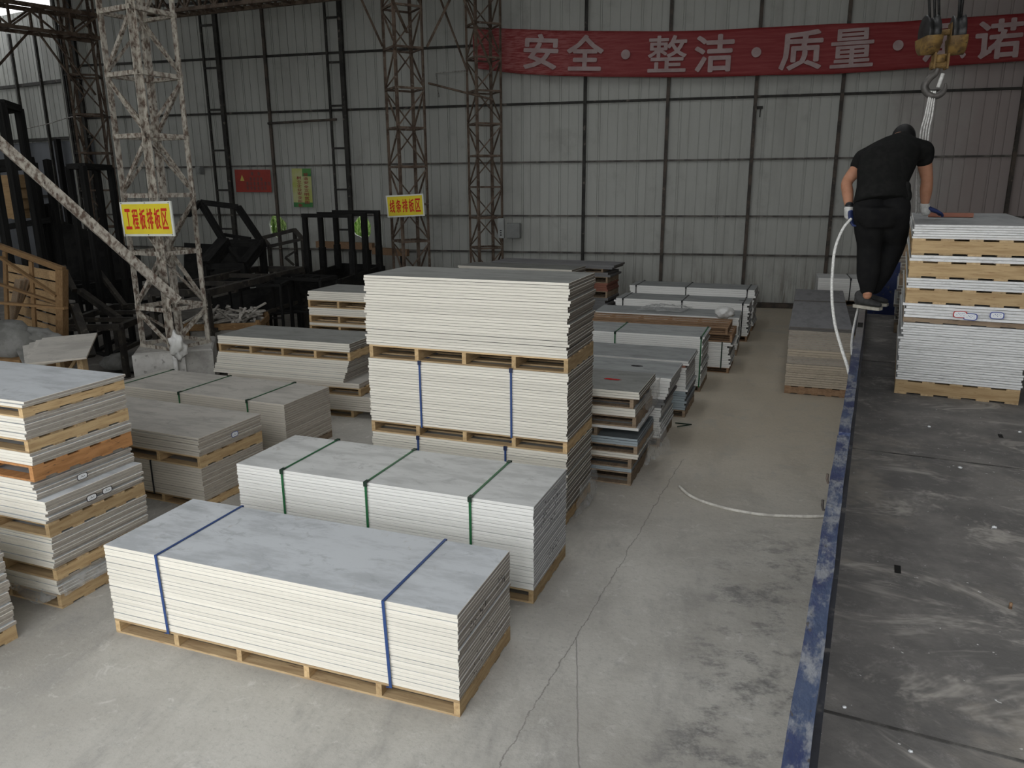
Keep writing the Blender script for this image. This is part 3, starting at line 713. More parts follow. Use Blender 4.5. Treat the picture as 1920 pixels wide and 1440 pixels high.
def strap(parent, x, W, z0, z1, mat, clipmat, slant=0, w=.018):
    e = .006; t = .0025; y0, y1 = -e-.006, W+e+.006
    def seg(xa, xb, ya, za, yb, zb):
        return None
    zt = z1+.002
    V, Fs = join([
        ([(x+slant-w/2, y0, z0), (x+slant+w/2, y0, z0), (x+w/2, y0, zt), (x-w/2, y0, zt), (x+slant-w/2, y0+t, z0), (x+slant+w/2, y0+t, z0), (x+w/2, y0+t, zt), (x-w/2, y0+t, zt)], [(0, 1, 2, 3), (7, 6, 5, 4), (0, 4, 5, 1), (1, 5, 6, 2), (3, 2, 6, 7), (0, 3, 7, 4)]),
        box_data(x-w/2, x+w/2, y0, y1, zt, zt+t),
        box_data(x-w/2, x+w/2, y1-t, y1, z0, zt),
        box_data(x-w/2, x+w/2, y0, y1, z0-t, z0)])
    s = put('strap', mesh('strap', V, Fs), mat, parent)
    if clipmat:
        c = .03
        for ya, yb, yc in ((y0-.004, y0-.001, y0+.045), (y1+.001, y1+.004, y1-.045)):
            lo, hi = min(ya, yc), max(ya, yc)
            V, Fs = join([box_data(x-c/2, x+c/2, ya, yb, zt-.03, zt+.006), box_data(x-c/2, x+c/2, min(yb, yc), max(yb, yc), zt+.003, zt+.007)])
            put('corner_guard', mesh('guard', V, Fs), clipmat, s)
    return s
def bundle(label, base, L, W, zp, z0, z1, n, mat, wood, straps, smat, cmat=None, slant=0, jx=.0016, jy=.0014, group='strapped board bundles', sh=(0, 0), lean=(0, 0)):
    """strapped load: pallet from zp to z0, boards z0..z1; straps given as local x"""
    t = thing('board_bundle', label, 'board bundle', base @ Matrix.Translation((0, 0, zp)), group)
    I = Matrix.Identity(4)
    if z0-zp > .02:
        e = put('pallet', None, None, t); e.empty_display_size = .1
        pallet_parts(e, I, L, W, z0-zp, wood)
    boards(I, L, W, z0-zp, z1-zp, n, mat, t, jx=jx, jy=jy, sh=sh, lean=lean)
    for x in straps: strap(t, x, W, z0-zp-.012, z1-zp, smat, cmat, slant)
    return t
def lx(base, u, v, z):                   # local x along a stack's long side of a pixel on its top edge
    return (base.inverted() @ atz(u, v, z)).x

A1 = stack_matrix(-1.15, 3.41, -6.5)
b1 = bundle('nearest board bundle in front, two blue straps, dirt on top', A1, 2.44, .78, 0, .10, .62, 22, 'board', 'wood', [lx(A1, 294, 1041, .62), lx(A1, 720, 1126, .62)], 'blue_strap', None, slant=.02, jx=.0018)
def scribble(parent, x, pts, s, mat, seed, base=None, n=14, name='handwritten_mark'):
    """short ink strokes on an end face (plane x = const)"""
    r_ = random.Random(seed); V = []
    for y, z in pts:
        for k in range(n):
            yy, zz = y+r_.uniform(-s, s), z+r_.uniform(-s*.6, s*.6); l = r_.uniform(.006, .022); w = .0035
            if r_.random() < .5: V.append(box_data(x, x+.0012, yy, yy+l*.5, zz, zz+w))
            else: V.append(box_data(x, x+.0012, yy, yy+w, zz, zz+l))
    return put(name, mesh('ink', *join(V)), mat, parent, base)
scribble(b1, .020, [(.16, .48), (.30, .49)], .05, 'mark', 1, n=12)
scribble(b1, .020, [(.55, .53), (.60, .5)], .04, 'mark', 2, n=8)
scribble(b1, .020, [(.35, .33), (.5, .28), (.25, .22)], .1, 'mark', 9, n=6)
A2 = stack_matrix(-1.01, 4.64, -7)
b2 = bundle('white board bundle with three green straps behind the nearest bundle', A2, 2.44, .75, 0, .10, .72, 26, 'board_white', 'wood', [lx(A2, 530, 881, .72), lx(A2, 687, 904, .72), lx(A2, 880, 935, .72)], 'green_strap', 'dark_green')
scribble(b2, .014, [(.25, .62), (.45, .64), (.5, .58), (.2, .55), (.35, .50)], .08, 'mark', 5, n=14)
scribble(b2, .014, [(.35, .22), (.45, .25)], .06, 'mark', 6, n=12)
A3 = stack_matrix(-1.01, 5.94, -7)
bundle('lowest blue-strapped bundle of the tallest stack', A3, 1.85, .78, 0, .10, .635, 23, 'board_grey', 'wood', [lx(A3, 785, 818, .635), lx(A3, 940, 845, .635)], 'blue_strap', 'navy', jx=.005)
bundle('middle blue-strapped bundle of the tallest stack', A3, 1.85, .78, .635, .74, 1.32, 25, 'board_grey', 'wood', [lx(A3, 783, 680, 1.32), lx(A3, 951, 697, 1.32)], 'blue_strap', 'navy', jx=.004)
pallet(A3 @ Matrix.Translation((0, 0, 1.32)), 1.83, .78, .12, 'wooden pallet beneath the unstrapped top load of the tallest stack')
boards(A3, 1.85, .78, 1.44, 2.05, 26, 'board_grey', None, 'board in the unstrapped top load of the tallest stack', 'loose boards on the tallest stack', jx=.008, top_label='topmost grey-faced board of the tallest stack')

def mixed(base, L, W, tiers, where, wood='wood', jx=.008, jy=.004):
    """tiers from the floor up: ('p', z0, z1[, shift]) or ('b', z0, z1, n, material[, shift])"""
    nt_ = 0; np_ = 0; nb = sum(1 for t in tiers if t[0] == 'b'); npp = sum(1 for t in tiers if t[0] == 'p')
    ordn = ['lowest', 'second-lowest', 'third-lowest', 'fourth-lowest', 'fifth-lowest', 'sixth-lowest', 'seventh-lowest']
    for t in tiers:
        if t[0] == 'p':
            s = t[3] if len(t) > 3 else 0
            q = ordn[np_] if npp > 1 else 'only'; np_ += 1
            pallet(base @ Matrix.Translation((0, 0, t[1])), L, W, t[2]-t[1], f'{q} wooden pallet in {where}' if npp > 1 else f'wooden pallet under {where}', t[4] if len(t) > 4 else wood, s)
        else:
            s = t[5] if len(t) > 5 else 0; q = ordn[nt_]; nt_ += 1
            ln = t[6] if len(t) > 6 else (0, 0); n_up = nb
            lab = f'board, {q} layer, {where}' if nb > 1 and n_up > 1 else f'board in {where}'
            boards(base, L, W, t[1], t[2], t[3], t[4], None, lab, f'loose boards in {where}', jx, jy, (s, 0), ln, top_label=(f'topmost board of {where}' if nt_ == nb else None))
A4 = stack_matrix(-.56, 6.94, -7)
mixed(A4, 2.3, .80, [('p', 0, .13), ('b', .13, .17, 2, 'board_slate'), ('p', .17, .27), ('b', .27, .32, 2, 'board_grey', .06), ('p', .32, .40, .05), ('b', .40, .47, 3, 'board_slate', .05), ('p', .47, .55, -.34), ('b', .55, .58, 1, 'board_white', .05), ('p', .58, .685, .03), ('b', .685, .765, 3, 'board', 0.02), ('p', .765, .86, 0), ('b', .86, .93, 3, 'board_grey', .05)], 'the many-pallet stack right of the tallest stack', 'wood_old', .004)
A5 = stack_matrix(-.36, 8.14, -7)
mixed(A5, 2.44, .80, [('p', 0, .10), ('b', .10, .44, 13, 'board_row'), ('b', .44, .54, 3, 'board_dark', .02), ('b', .54, .78, 7, 'board_row', .05, (.05, 0))], 'the stack with a black smudge on top', 'wood_old')
A6 = stack_matrix(-.12, 9.31, -7)
mixed(A6, 2.44, .80, [('p', 0, .09), ('b', .09, .33, 8, 'board_slate'), ('b', .33, .63, 10, 'board_row', .0, (-.02, 0)), ('b', .63, .655, 1, 'board_red', -.02), ('b', .655, .71, 2, 'board_row')], 'the stack with one reddish sheet near its top', 'wood_old')
A7 = stack_matrix(.05, 10.59, -6.5)
bundle('white bundle with two dark green straps halfway along the aisle', A7, 2.44, .80, 0, .08, .77, 24, 'board_row', 'wood_old', [lx(A7, 1167, 612, .77), lx(A7, 1318, 628, .77)], 'green_strap', 'dark_green', jx=.007)
A8 = stack_matrix(.46, 11.79, -6.5)
bundle('low bundle with a dark strap carrying two brown pallets', A8, 2.44, .80, 0, .08, .47, 14, 'board_row', 'wood_red', [-.12, -1.3], 'dark_green', None, jx=.02)
pallet(A8 @ Matrix.Translation((0, 0, .475)), 2.40, .80, .12, 'lower of two reddish-brown pallets on the low strapped bundle', 'wood_red', .02)
pallet(A8 @ Matrix.Translation((0, 0, .595)), 2.40, .80, .10, 'upper of two reddish-brown pallets on the low strapped bundle', 'wood_red', -.05)
A8b = stack_matrix(.62, 13.08, -5)
mixed(A8b, 2.44, .80, [('p', 0, .10), ('b', .10, .64, 15, 'board_row', 0)], 'the stack topped by clear film past the brown pallets', 'wood_old')
A9 = stack_matrix(.84, 14.33, -7)
bundle('white bundle with three black straps, second from the rear wall', A9, 2.44, .80, 0, .10, .69, 18, 'board_row', 'wood_red', [lx(A9, 1167, 560, .69), lx(A9, 1277, 566, .69), lx(A9, 1392, 571, .69)], 'black_strap', 'black_strap', jx=.012)
A10 = stack_matrix(.98, 15.42, -8)
bundle('white bundle with three black straps nearest the rear wall', A10, 2.44, .80, 0, .10, .80, 18, 'board_row', 'wood_red', [-2.30, -1.30, -.13], 'black_strap', 'black_strap', jx=.01)
FB1 = stack_matrix(-2.40, 14.5, -10)
mixed(FB1, 2.44, .80, [('p', 0, .1), ('b', .1, .5, 8, 'board_dusty'), ('p', .5, .62), ('b', .62, .95, 7, 'board_dark', .02), ('p', .95, 1.05), ('b', 1.05, 1.22, 5, 'board_grey')], 'the dim stack behind the tallest stack', 'wood_old', .02)
FB2 = stack_matrix(-1.86, 15.55, -10)
mixed(FB2, 2.7, .80, [('p', 0, .1), ('b', .1, .55, 8, 'board_dark'), ('p', .55, .68), ('b', .68, .85, 4, 'board_red'), ('p', .85, .97), ('b', .97, 1.06, 2, 'board_dark', .04), ('p', 1.06, 1.13, -.1), ('b', 1.13, 1.21, 2, 'board_dark', .10)], 'the dark stack against the rear wall', 'wood_old', .03)

B0 = stack_matrix(-4.245, 2.69, -7)
mixed(B0, 2.44, .80, [('p', 0, .10), ('b', .10, .78, 26, 'board')], 'the stack cut off at the lower edge of view', 'wood', .006)
B1 = stack_matrix(-4.14, 3.84, -7.5)
mixed(B1, 2.44, .80, [('p', 0, .10), ('b', .10, .21, 5, 'board'), ('p', .21, .30), ('b', .30, .53, 10, 'board'), ('p', .53, .63), ('b', .63, .79, 7, 'board', 0), ('b', .79, .92, 6, 'board', -.07, (-.03, 0)), ('p', .92, 1.03, -.06, 'wood_orange'), ('b', 1.03, 1.12, 4, 'board', -.06), ('p', 1.12, 1.21, -.06), ('b', 1.21, 1.36, 7, 'board', -.06), ('p', 1.36, 1.43, -.06), ('b', 1.43, 1.47, 2, 'board', -.06)], 'the tall many-pallet stack at the edge of view', 'wood', .007)
B2 = stack_matrix(-4.2, 5.53, -9)
bundle('lower bundle with one black strap under the streaky board load', B2, 2.44, .80, 0, .08, .39, 13, 'board_dusty', 'wood', [lx(B2, 285, 862, .39)], 'black_strap', None)
pallet(B2 @ Matrix.Translation((0, 0, .39)), 2.44, .80, .11, 'brown pallet between the black-strapped bundle and the streaky load')
boards(B2, 2.44, .80, .50, .67, 8, 'board_dusty', None, 'board in the streaky load behind the tall many-pallet stack', 'loose boards in the streaky load', top_label='topmost streaky grey board behind the tall many-pallet stack')
B3 = stack_matrix(-4.15, 6.88, -8)
b3 = bundle('dusty beige bundle with green straps in front of the plinth', B3, 2.44, .80, 0, .08, .60, 21, 'board_dusty', 'wood_old', [lx(B3, 341, 734, .60), lx(B3, 463, 751, .60), -2.3], 'green_strap', 'dark_green')
B4 = stack_matrix(-4.12, 8.42, -5)
mixed(B4, 1.94, .80, [('p', 0, .09), ('b', .09, .28, 7, 'board_dusty', .30), ('p', .28, .38, .12), ('b', .38, .44, 2, 'board_dusty', .10), ('b', .44, .72, 11, 'board', -.12, (.10, 0)), ('p', .72, .83), ('b', .83, .935, 4, 'board_grey')], 'the stack with a slanting white middle load', 'wood', .006)
pl5 = atz(576, 545, 1.33); d5 = Vector((math.cos(R(-5)), math.sin(R(-5)), 0)); c5 = Vector((pl5.x, pl5.y, 0))+d5*1.95
B5 = stack_matrix(c5.x, c5.y, -5)
mixed(B5, 1.95, .80, [('p', 0, .1), ('b', .1, .72, 16, 'board_grey'), ('p', .72, .83), ('b', .83, .87, 1, 'board'), ('p', .87, .98), ('b', .98, 1.09, 4, 'board'), ('p', 1.09, 1.2), ('b', 1.2, 1.33, 5, 'board_grey')], 'the stack half hidden behind the tallest stack', 'wood', .012)

# right of the aisle, beside the truck
R2 = stack_matrix(1.17, 10.78, -97)
mixed(R2, 2.44, .78, [('p', 0, .11, 0, 'wood_red'), ('b', .11, .42, 10, 'board_ply'), ('b', .42, .52, 3, 'board_dusty'), ('b', .52, .62, 3, 'board_ply'), ('b', .62, .88, 9, 'board_dusty'), ('b', .88, .93, 2, 'board_dark')], 'the brownish stack standing beside the truck', 'wood', .005, .003)
R2b = stack_matrix(1.48, 13.27, -97)
mixed(R2b, 1.4, .78, [('p', 0, .11), ('b', .11, .94, 22, 'board_dark')], 'the dark-faced stack directly behind the brownish stack', 'wood_old')
p3 = aty(1535, 522, 15.3); R3 = stack_matrix(p3.x+2.44, 15.2, -4)
bundle('white bundle with one black strap behind the man by the rear wall', R3, 2.44, .8, .56, .66, p3.z, 12, 'board_white', 'wood_old', [-2.44+.56], 'black_strap', 'black_strap')

mixed(R3, 2.44, .8, [('p', 0, .1), ('b', .1, .56, 10, 'board_dark')], 'the dark load under the white bundle behind the man', 'wood_old')
# ------------------------------------------------------------------ the truck
TR_Y = -11.08
truck_m = Matrix.Translation((.18, 1.22, 0)) @ Matrix.Rotation(R(TR_Y), 4, 'Z')
truck = thing('flatbed_truck', 'blue flatbed truck with low sideboards and dusty black deck', 'truck', truck_m)
BZ, RZ = 1.245, 1.80
put('deck', mesh('deck', *box_data(.0, 2.36, -4.2, 9.1, BZ-.09, BZ)), 'bed', truck)
for yy in (.98, 3.6, 6.2): put('deck_seam', mesh('seam', *box_data(.06, 2.30, yy, yy+.012, BZ, BZ+.003)), 'seam', truck)
def sideboard(x, y0, y1, sgn):
    t = put('sideboard', None, None, truck); t.empty_display_size = .1
    a, b = (x, x+.045*sgn); lo, hi = min(a, b), max(a, b)
    L = y1-y0; n = max(8, int(L/.12)); V, Fs = [], []     # dented top tube
    for i in range(n+1):
        y = y0+L*i/n; dv = .0012*math.sin(i*1.7+y0)+.0012*math.sin(i*.37); dz = .0012*math.sin(i*2.3)
        for xx, zz in ((lo+dv, RZ-.06), (hi+dv, RZ-.06), (hi+dv, RZ+dz), (lo+dv, RZ+dz)): V.append((xx, y, zz))
    for i in range(n):
        for k in range(4): Fs.append((4*i+k, 4*i+(k+1) % 4, 4*i+4+(k+1) % 4, 4*i+4+k))
    Fs += [(3, 2, 1, 0), tuple(range(4*n, 4*n+4))]
    put('top_tube', mesh('top_tube', V, Fs), 'rail', t)
    put('panel', mesh('panel', *box_data(lo+.006, hi-.012, y0, y1, BZ-.02, RZ-.05)), 'truck_blue', t)
    xi = hi if sgn > 0 else lo
    for zz, ww in ((RZ-.055, .014), (RZ-.16, .010), (RZ-.30, .010), (RZ-.44, .012)):
        put('inner_rib', mesh('rib', *box_data(min(xi-.01*sgn, xi+ww*sgn), max(xi-.01*sgn, xi+ww*sgn), y0+.02, y1-.02, zz-.035, zz)), 'truck_dark', t)
    for yy in (y0+.04, y1-.04):
        put('end_post', mesh('endp', *box_data(lo, hi, yy-.025, yy+.025, BZ-.02, RZ-.055)), 'truck_blue', t)
    return t
yj = (truck_m.inverted() @ atz(1585, 815, RZ)).y
sideboard(0, -4.0, yj-.02, 1); s2 = sideboard(0, yj+.03, 8.9, 1)
for a, b in ((-4.0, yj-.02), (yj+.03, 8.9)): sideboard(2.36, a, b, -1)
yh = (truck_m.inverted() @ atz(1614, 610, RZ)).y
put('rail_slot', mesh('slot', *box_data(.006, .040, yh-.09, yh+.09, RZ+.002, RZ+.0055)), 'black_steel', truck)
hb = put('headboard', None, None, truck)
put('frame', mesh('hbf', *box_data(0, 2.36, 9.0, 9.08, BZ, 1.86)), 'truck_blue', hb)
put('top_tube', mesh('hbt', *box_data(0, 2.36, 8.98, 9.10, 1.80, 1.87)), 'truck_blue', hb)
put('chassis', mesh('chassis', *join([box_data(.65, .77, -3.9, 9.6, .85, BZ-.09), box_data(1.55, 1.67, -3.9, 9.6, .85, BZ-.09)])), 'truck_dark', truck)
for yy in (-2.6, -1.2, 7.6):
    for xx in (.06, 2.0):
        w = put('wheel', lathe('wheel', [(.15, 0), (.30, .02), (.46, .02), (.50, .06), (.50, .24), (.46, .28), (.30, .28), (.15, .26)], 28), 'tyre', truck, Matrix.Translation((xx, yy, .50)) @ Matrix.Rotation(R(90), 4, 'Y'))
put('cab', mesh('cab', *join([box_data(.0, 2.36, 9.6, 11.4, .5, 1.35)])), 'truck_blue', truck)
# tie-down hooks on the outer side
for u, v in ((1546, 895), (1541, 945)):
    q = truck_m.inverted() @ atz(u, v, 1.72)
    put('rope_hook', tube_mesh('hook', [(.004, q.y, 1.70), (-.012, q.y, 1.70), (-.016, q.y, 1.715), (-.016, q.y, 1.735)], .005, 8), 'post', truck)
# loads on the deck
R1 = Matrix.Translation((1.46, 6.17, 0)) @ Matrix.Rotation(R(-102.4), 4, 'Z')
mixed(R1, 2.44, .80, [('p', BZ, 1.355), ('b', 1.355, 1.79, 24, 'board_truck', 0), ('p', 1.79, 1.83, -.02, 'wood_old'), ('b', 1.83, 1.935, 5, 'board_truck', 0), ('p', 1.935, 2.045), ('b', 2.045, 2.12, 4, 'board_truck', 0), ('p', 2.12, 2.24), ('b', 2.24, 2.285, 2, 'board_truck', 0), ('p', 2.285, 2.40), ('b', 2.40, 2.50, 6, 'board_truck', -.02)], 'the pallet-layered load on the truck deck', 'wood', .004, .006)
R1b = Matrix.Translation((2.00, 8.78, 0)) @ Matrix.Rotation(R(-102.4), 4, 'Z')
mixed(R1b, 1.25, .80, [('p', BZ, 1.36), ('b', 1.36, 1.75, 12, 'board_grey'), ('p', 1.75, 1.87), ('b', 1.87, 2.05, 5, 'board_grey', 0), ('p', 2.05, 2.17), ('b', 2.17, 2.40, 6, 'board_dark', 0)], 'the further load by the truck headboard', 'wood_old', .004, .012)
q = atz(1782, 405, 2.51)
tag(put('red_plank', mesh('plank', *chamfer_box(.34, .10, .035, .004)), 'board_red', None, Matrix.Translation((q.x, q.y, 2.502)) @ Matrix.Rotation(R(-15), 4, 'Z')), 'short reddish plank lying on the truck load', 'plank')
def sticker(mw, w, h, ring, name='paper_sticker', label=None, cat=None, parent=None):
    t = thing(name, label, cat, mw) if not parent else put(name, None, None, parent, mw)
    n = 20; V = []
    def rr(w, h, z):
        return [(w*.5*math.copysign(abs(math.cos(2*math.pi*i/n))**.5, math.cos(2*math.pi*i/n)), h*.5*math.copysign(abs(math.sin(2*math.pi*i/n))**.5, math.sin(2*math.pi*i/n)), z) for i in range(n)]
    put('outline', mesh('outline', rr(w, h, .0010), [tuple(range(n))]), ring, t)
    put('paper', mesh('paper', rr(w*.86, h*.80, .0016), [tuple(range(n))]), 'paper', t)
    r_ = random.Random(int(w*1e4)); V = [box_data(x, x+w*.05, y, y+h*.08, .0018, .0022) for x, y in ((r_.uniform(-.3, .25)*w, r_.uniform(-.2, .15)*h) for _ in range(9))]
    put('handwriting', mesh('hw', *join(V)), 'mark_blue' if ring != 'mark' else 'mark', t)
    return t
FR1 = R1 @ Matrix.Translation((.03, 0, 0)) @ Matrix(((0, 0, 1, 0), (1, 0, 0, 0), (0, 1, 0, 0), (0, 0, 0, 1)))
for yy, zz, ring, lb in ((.36, 1.875, 'mark_red', 'red-outlined oval sticker on the edge of the truck load'), (.425, 1.862, 'mark_blue', 'blue-outlined sticker just right of the red-outlined one'), (.585, 1.882, 'mark_blue', 'pale blue-outlined sticker alone on the truck load')):
    sticker(FR1 @ Matrix.Translation((yy, zz, .0)), .088, .05, ring, label=lb, cat='sticker')
FB = B1 @ Matrix.Translation((.03, 0, 0)) @ Matrix(((0, 0, 1, 0), (1, 0, 0, 0), (0, 1, 0, 0), (0, 0, 0, 1)))
for yy, zz, xo, lb in ((.33, .845, -.06, 'white tag with black outline, uppermost on the tall many-pallet stack'), (.33, .695, 0, 'outlined paper tag below the uppermost one on the tall stack'), (.46, .70, 0, 'outlined paper tag at the far side of the tall stack end')):
    sticker(FB @ Matrix.Translation((yy, zz, xo-.008)), .085, .045, 'mark', label=lb, cat='sticker')
FB_2 = B2 @ Matrix.Translation((.02, 0, 0)) @ Matrix(((0, 0, 1, 0), (1, 0, 0, 0), (0, 1, 0, 0), (0, 0, 0, 1)))
sticker(FB_2 @ Matrix.Translation((.42, .585, 0)), .085, .05, 'mark_blue', label='blue-outlined paper tag on the streaky load', cat='sticker')
# marks on tops
def smudge(base, u, v, z, w, h, mat, label, seed, name='paint_mark'):
    p = atz(u, v, z); r_ = random.Random(seed); n = 22
    V = [(w*(.7+.5*r_.random())*math.cos(2*math.pi*i/n), h*(.7+.5*r_.random())*math.sin(2*math.pi*i/n), 0) for i in range(n)]
    V += [(x, y, .002) for x, y, _ in V]
    Fs = [tuple(range(n, 2*n))]+[(i, (i+1) % n, n+(i+1) % n, n+i) for i in range(n)]
    return tag(put(name, mesh('mark', V, Fs), mat, None, Matrix.Translation((p.x, p.y, z)) @ Matrix.Rotation(R(-7), 4, 'Z')), label, 'mark')
smudge(A4, 1147, 711, .931, .085, .028, 'mark_red', 'red scrawl on the top board of the many-pallet stack', 2)
smudge(A5, 1195, 686, .781, .07, .028, 'mark', 'black smudge on the top of the stack beside the aisle', 3)
smudge(A9, 1392, 563, .691, .07, .03, 'mark', 'black blot on the white bundle second from the rear wall', 4)

# ------------------------------------------------------------------ plastic film scraps
def film(name, label, grid, amp, seed, cat='plastic film'):
    """grid: rows of world points; resampled and crumpled"""
    from mathutils import noise as mn
    nu = 16; nv = 14; V, Fs = [], []; G = [[Vector(p) for p in row] for row in grid]
    def samp(row, s):
        x = s*(len(row)-1); i = min(int(x), len(row)-2); return row[i].lerp(row[i+1], x-i)
    for j in range(nv+1):
        y = j/nv*(len(G)-1); i = min(int(y), len(G)-2); f = y-i
        for k_ in range(nu+1):
            s = k_/nu; p = samp(G[i], s).lerp(samp(G[i+1], s), f)
            q = p*14+Vector((seed, 0, 0)); V.append(p+Vector((mn.noise(q), mn.noise(q+Vector((9, 0, 0))), abs(mn.noise(q+Vector((0, 9, 0))))))*amp)
    for j in range(nv):
        for k_ in range(nu): a = j*(nu+1)+k_; Fs.append((a, a+1, a+nu+2, a+nu+1))
    o = put(name, mesh(name, V, Fs, True), 'film'); return tag(o, label, cat)
def lp(base, x, y, z): return base @ Vector((x, y, z))
film('plastic_film', 'clear film drooping from the end of the many-pallet stack', [[lp(A4, .09, 0.0, .90), lp(A4, .10, .4, .90), lp(A4, .10, .8, .88)], [lp(A4, .10, .05, .80), lp(A4, .10, .45, .74), lp(A4, .10, .8, .70)], [lp(A4, .10, .15, .72), lp(A4, .10, .35, .64), lp(A4, .10, .6, .62)]], .02, 1)
film('plastic_film', 'clear film trailing low at the end of the many-pallet stack', [[lp(A4, .10, .25, .40), lp(A4, .12, .6, .42), lp(A4, .13, .85, .42)], [lp(A4, .11, .12, .25), lp(A4, .13, .5, .22), lp(A4, .20, .9, .20)], [lp(A4, .10, .02, .20), lp(A4, .12, .3, .14), lp(A4, .22, .92, .10)]], .03, 2)
film('plastic_film', 'clear film scrap at the foot of the tallest stack', [[lp(A3, .04, .3, .24), lp(A3, .045, .55, .26), lp(A3, .05, .78, .28)], [lp(A3, .045, .15, .10), lp(A3, .06, .5, .10), lp(A3, .07, .78, .12)], [lp(A3, .05, .05, .02), lp(A3, .08, .4, .02), lp(A3, .08, .7, .02)]], .02, 3)
film('plastic_film', 'crumpled clear film lying across the stack past the brown pallets', [[lp(A8b, -1.75, .2, .655), lp(A8b, -1.4, .15, .66), lp(A8b, -.95, .2, .655)], [lp(A8b, -1.65, .5, .68), lp(A8b, -1.3, .45, .74), lp(A8b, -.9, .5, .67)], [lp(A8b, -1.55, .75, .66), lp(A8b, -1.2, .7, .68), lp(A8b, -.8, .75, .655)]], .06, 4)
q = A8b @ Vector((-.20, .05, .67)); tag(blob('film_ball', (.14, .11, .09), 1, 5, 'white_plastic', Matrix.Translation((q.x-.05, q.y-.35, .76)), amp=.6, f=2.5), 'crumpled ball of white film on the brown pallets', 'plastic film')
film('plastic_film', 'film hanging at the lowest load of the tall many-pallet stack', [[lp(B1, .02, .02, .20), lp(B1, .03, .3, .21), lp(B1, .03, .6, .21)], [lp(B1, .03, .0, .13), lp(B1, .035, .3, .14), lp(B1, .035, .6, .15)], [lp(B1, .035, .0, .10), lp(B1, .04, .25, .11), lp(B1, .04, .55, .12)]], .012, 6)
film('plastic_film', 'film flap under the corner of the tall many-pallet stack', [[lp(B1, -.6, -.01, .13), lp(B1, -.3, -.015, .12), lp(B1, .0, -.01, .12)], [lp(B1, -.5, -.03, .10), lp(B1, -.25, -.03, .08), lp(B1, -.02, -.02, .09)], [lp(B1, -.35, -.04, .06), lp(B1, -.2, -.05, .02), lp(B1, -.08, -.03, .05)]], .015, 7)

# ------------------------------------------------------------------ cables
c = curve_pts([atz(1274, 912, .012), atz(1292, 928, .014), atz(1320, 941, .012), atz(1370, 955, .012), atz(1430, 965, .012), atz(1490, 968, .012), atz(1536, 968, .012), atz(1560, 966, .012)])
tag(put('floor_cable', tube_mesh('fc', c, .014, 8), 'pale_cable'), 'frayed pale cable curving across the aisle floor', 'cable')
c = [atz(1266, 793, .02), atz(1296, 796, .02), atz(1270, 800, .02)]
tag(put('green_strap_end', tube_mesh('gs', c, .008, 6), 'dark_green'), 'loose dark green strap end on the aisle floor', 'strap')
c = curve_pts([aty(1596, 410, 6.55), aty(1580, 430, 6.5), aty(1566, 466, 6.4), aty(1561, 510, 6.3), aty(1560, 560, 6.1), aty(1566, 610, 5.8), aty(1577, 650, 5.5), aty(1588, 684, 5.3), aty(1592, 700, 5.15)], 8)
tag(put('wire_sling', tube_mesh('ws', c, .011, 8), 'white_rope'), 'white sling cable hanging from the man\'s hand', 'cable')
c = curve_pts([aty(1612, 568, 6.9), aty(1606, 590, 6.7), aty(1600, 620, 6.4), aty(1597, 645, 6.1), aty(1598, 665, 5.8)], 8)
tag(put('wire_sling', tube_mesh('ws2', c, .010, 8), 'white_rope'), 'white sling cable below the man\'s shoe beside the truck rail', 'cable')
c = [aty(40, 243, 17), aty(90, 232, 17), aty(130, 220, 17), aty(152, 219, 17)]
tag(put('thin_wire', tube_mesh('tw', curve_pts(c), .012, 6), 'grey_cable'), 'thin pale wire sagging across the dim far corner', 'wire')

# ------------------------------------------------------------------ crane hook block
HY = 7.05
def hp(u, v, y=HY): return aty(u, v, y)
hk = thing('crane_hook_block', 'worn yellow crane hook block hanging in front of the banner', 'crane hook', Matrix.Translation(hp(1757, 60)))
inv = hk.matrix_basis.inverted()
def hput(name, me, mat): return put(name, me, mat, hk, inv)
def plate(u0, v0, u1, v1, th, y, mat, name, wpx):
    a, b = hp(u0, v0, y), hp(u1, v1, y); return bar(name, a, b, wpx/236.0*1.12, mat, hk, d=th, inv=inv)
def sheave(u, v, tilt, name):
    c_ = hp(u, v)
    me = lathe('sheave', [(.02, -.045), (.12, -.045), (.13, -.04), (.105, -.012), (.105, .012), (.13, .04), (.12, .045), (.02, .045)], 26)
    put(name, me, 'crane_black', hk, inv @ Matrix.Translation(c_) @ Matrix.Rotation(R(tilt), 4, 'Z') @ Matrix.Rotation(R(88), 4, 'Y'))
    me = lathe('cover', [(.02, -.062), (.125, -.062), (.14, -.055), (.14, .055), (.125, .062), (.02, .062)], 26)
    bm = bmesh.new(); bm.from_mesh(me)
    geom = bm.verts[:]+bm.edges[:]+bm.faces[:]
    bmesh.ops.bisect_plane(bm, geom=geom, plane_co=(.015, 0, 0), plane_no=(1, 0, 0), clear_inner=True)
    bm.to_mesh(me); bm.free()
    put('sheave_guard', me, 'crane_yellow', hk, inv @ Matrix.Translation(c_+Vector((0, 0, -.02))) @ Matrix.Rotation(R(tilt), 4, 'Z') @ Matrix.Rotation(R(88), 4, 'Y'))
sheave(1743, 62, 6, 'sheave'); sheave(1795, 62, -6, 'sheave')
plate(1760, 42, 1748, 130, .10, HY, 'crane_yellow', 'side_plate', 3); plate(1784, 44, 1773, 130, .10, HY, 'crane_yellow', 'side_plate', 3)
a, b = hp(1758, 62), hp(1782, 60); bar('axle', a, b, .045, 'crane_yellow', hk, 'round', inv=inv)
a, b = hp(1750, 105), hp(1777, 103); bar('cross_bar', a, b, .018, 'crane_yellow', hk, inv=inv)
a, b = hp(1744, 122), hp(1776, 121); bar('trunnion', a, b, .055, 'crane_yellow', hk, 'round', inv=inv)
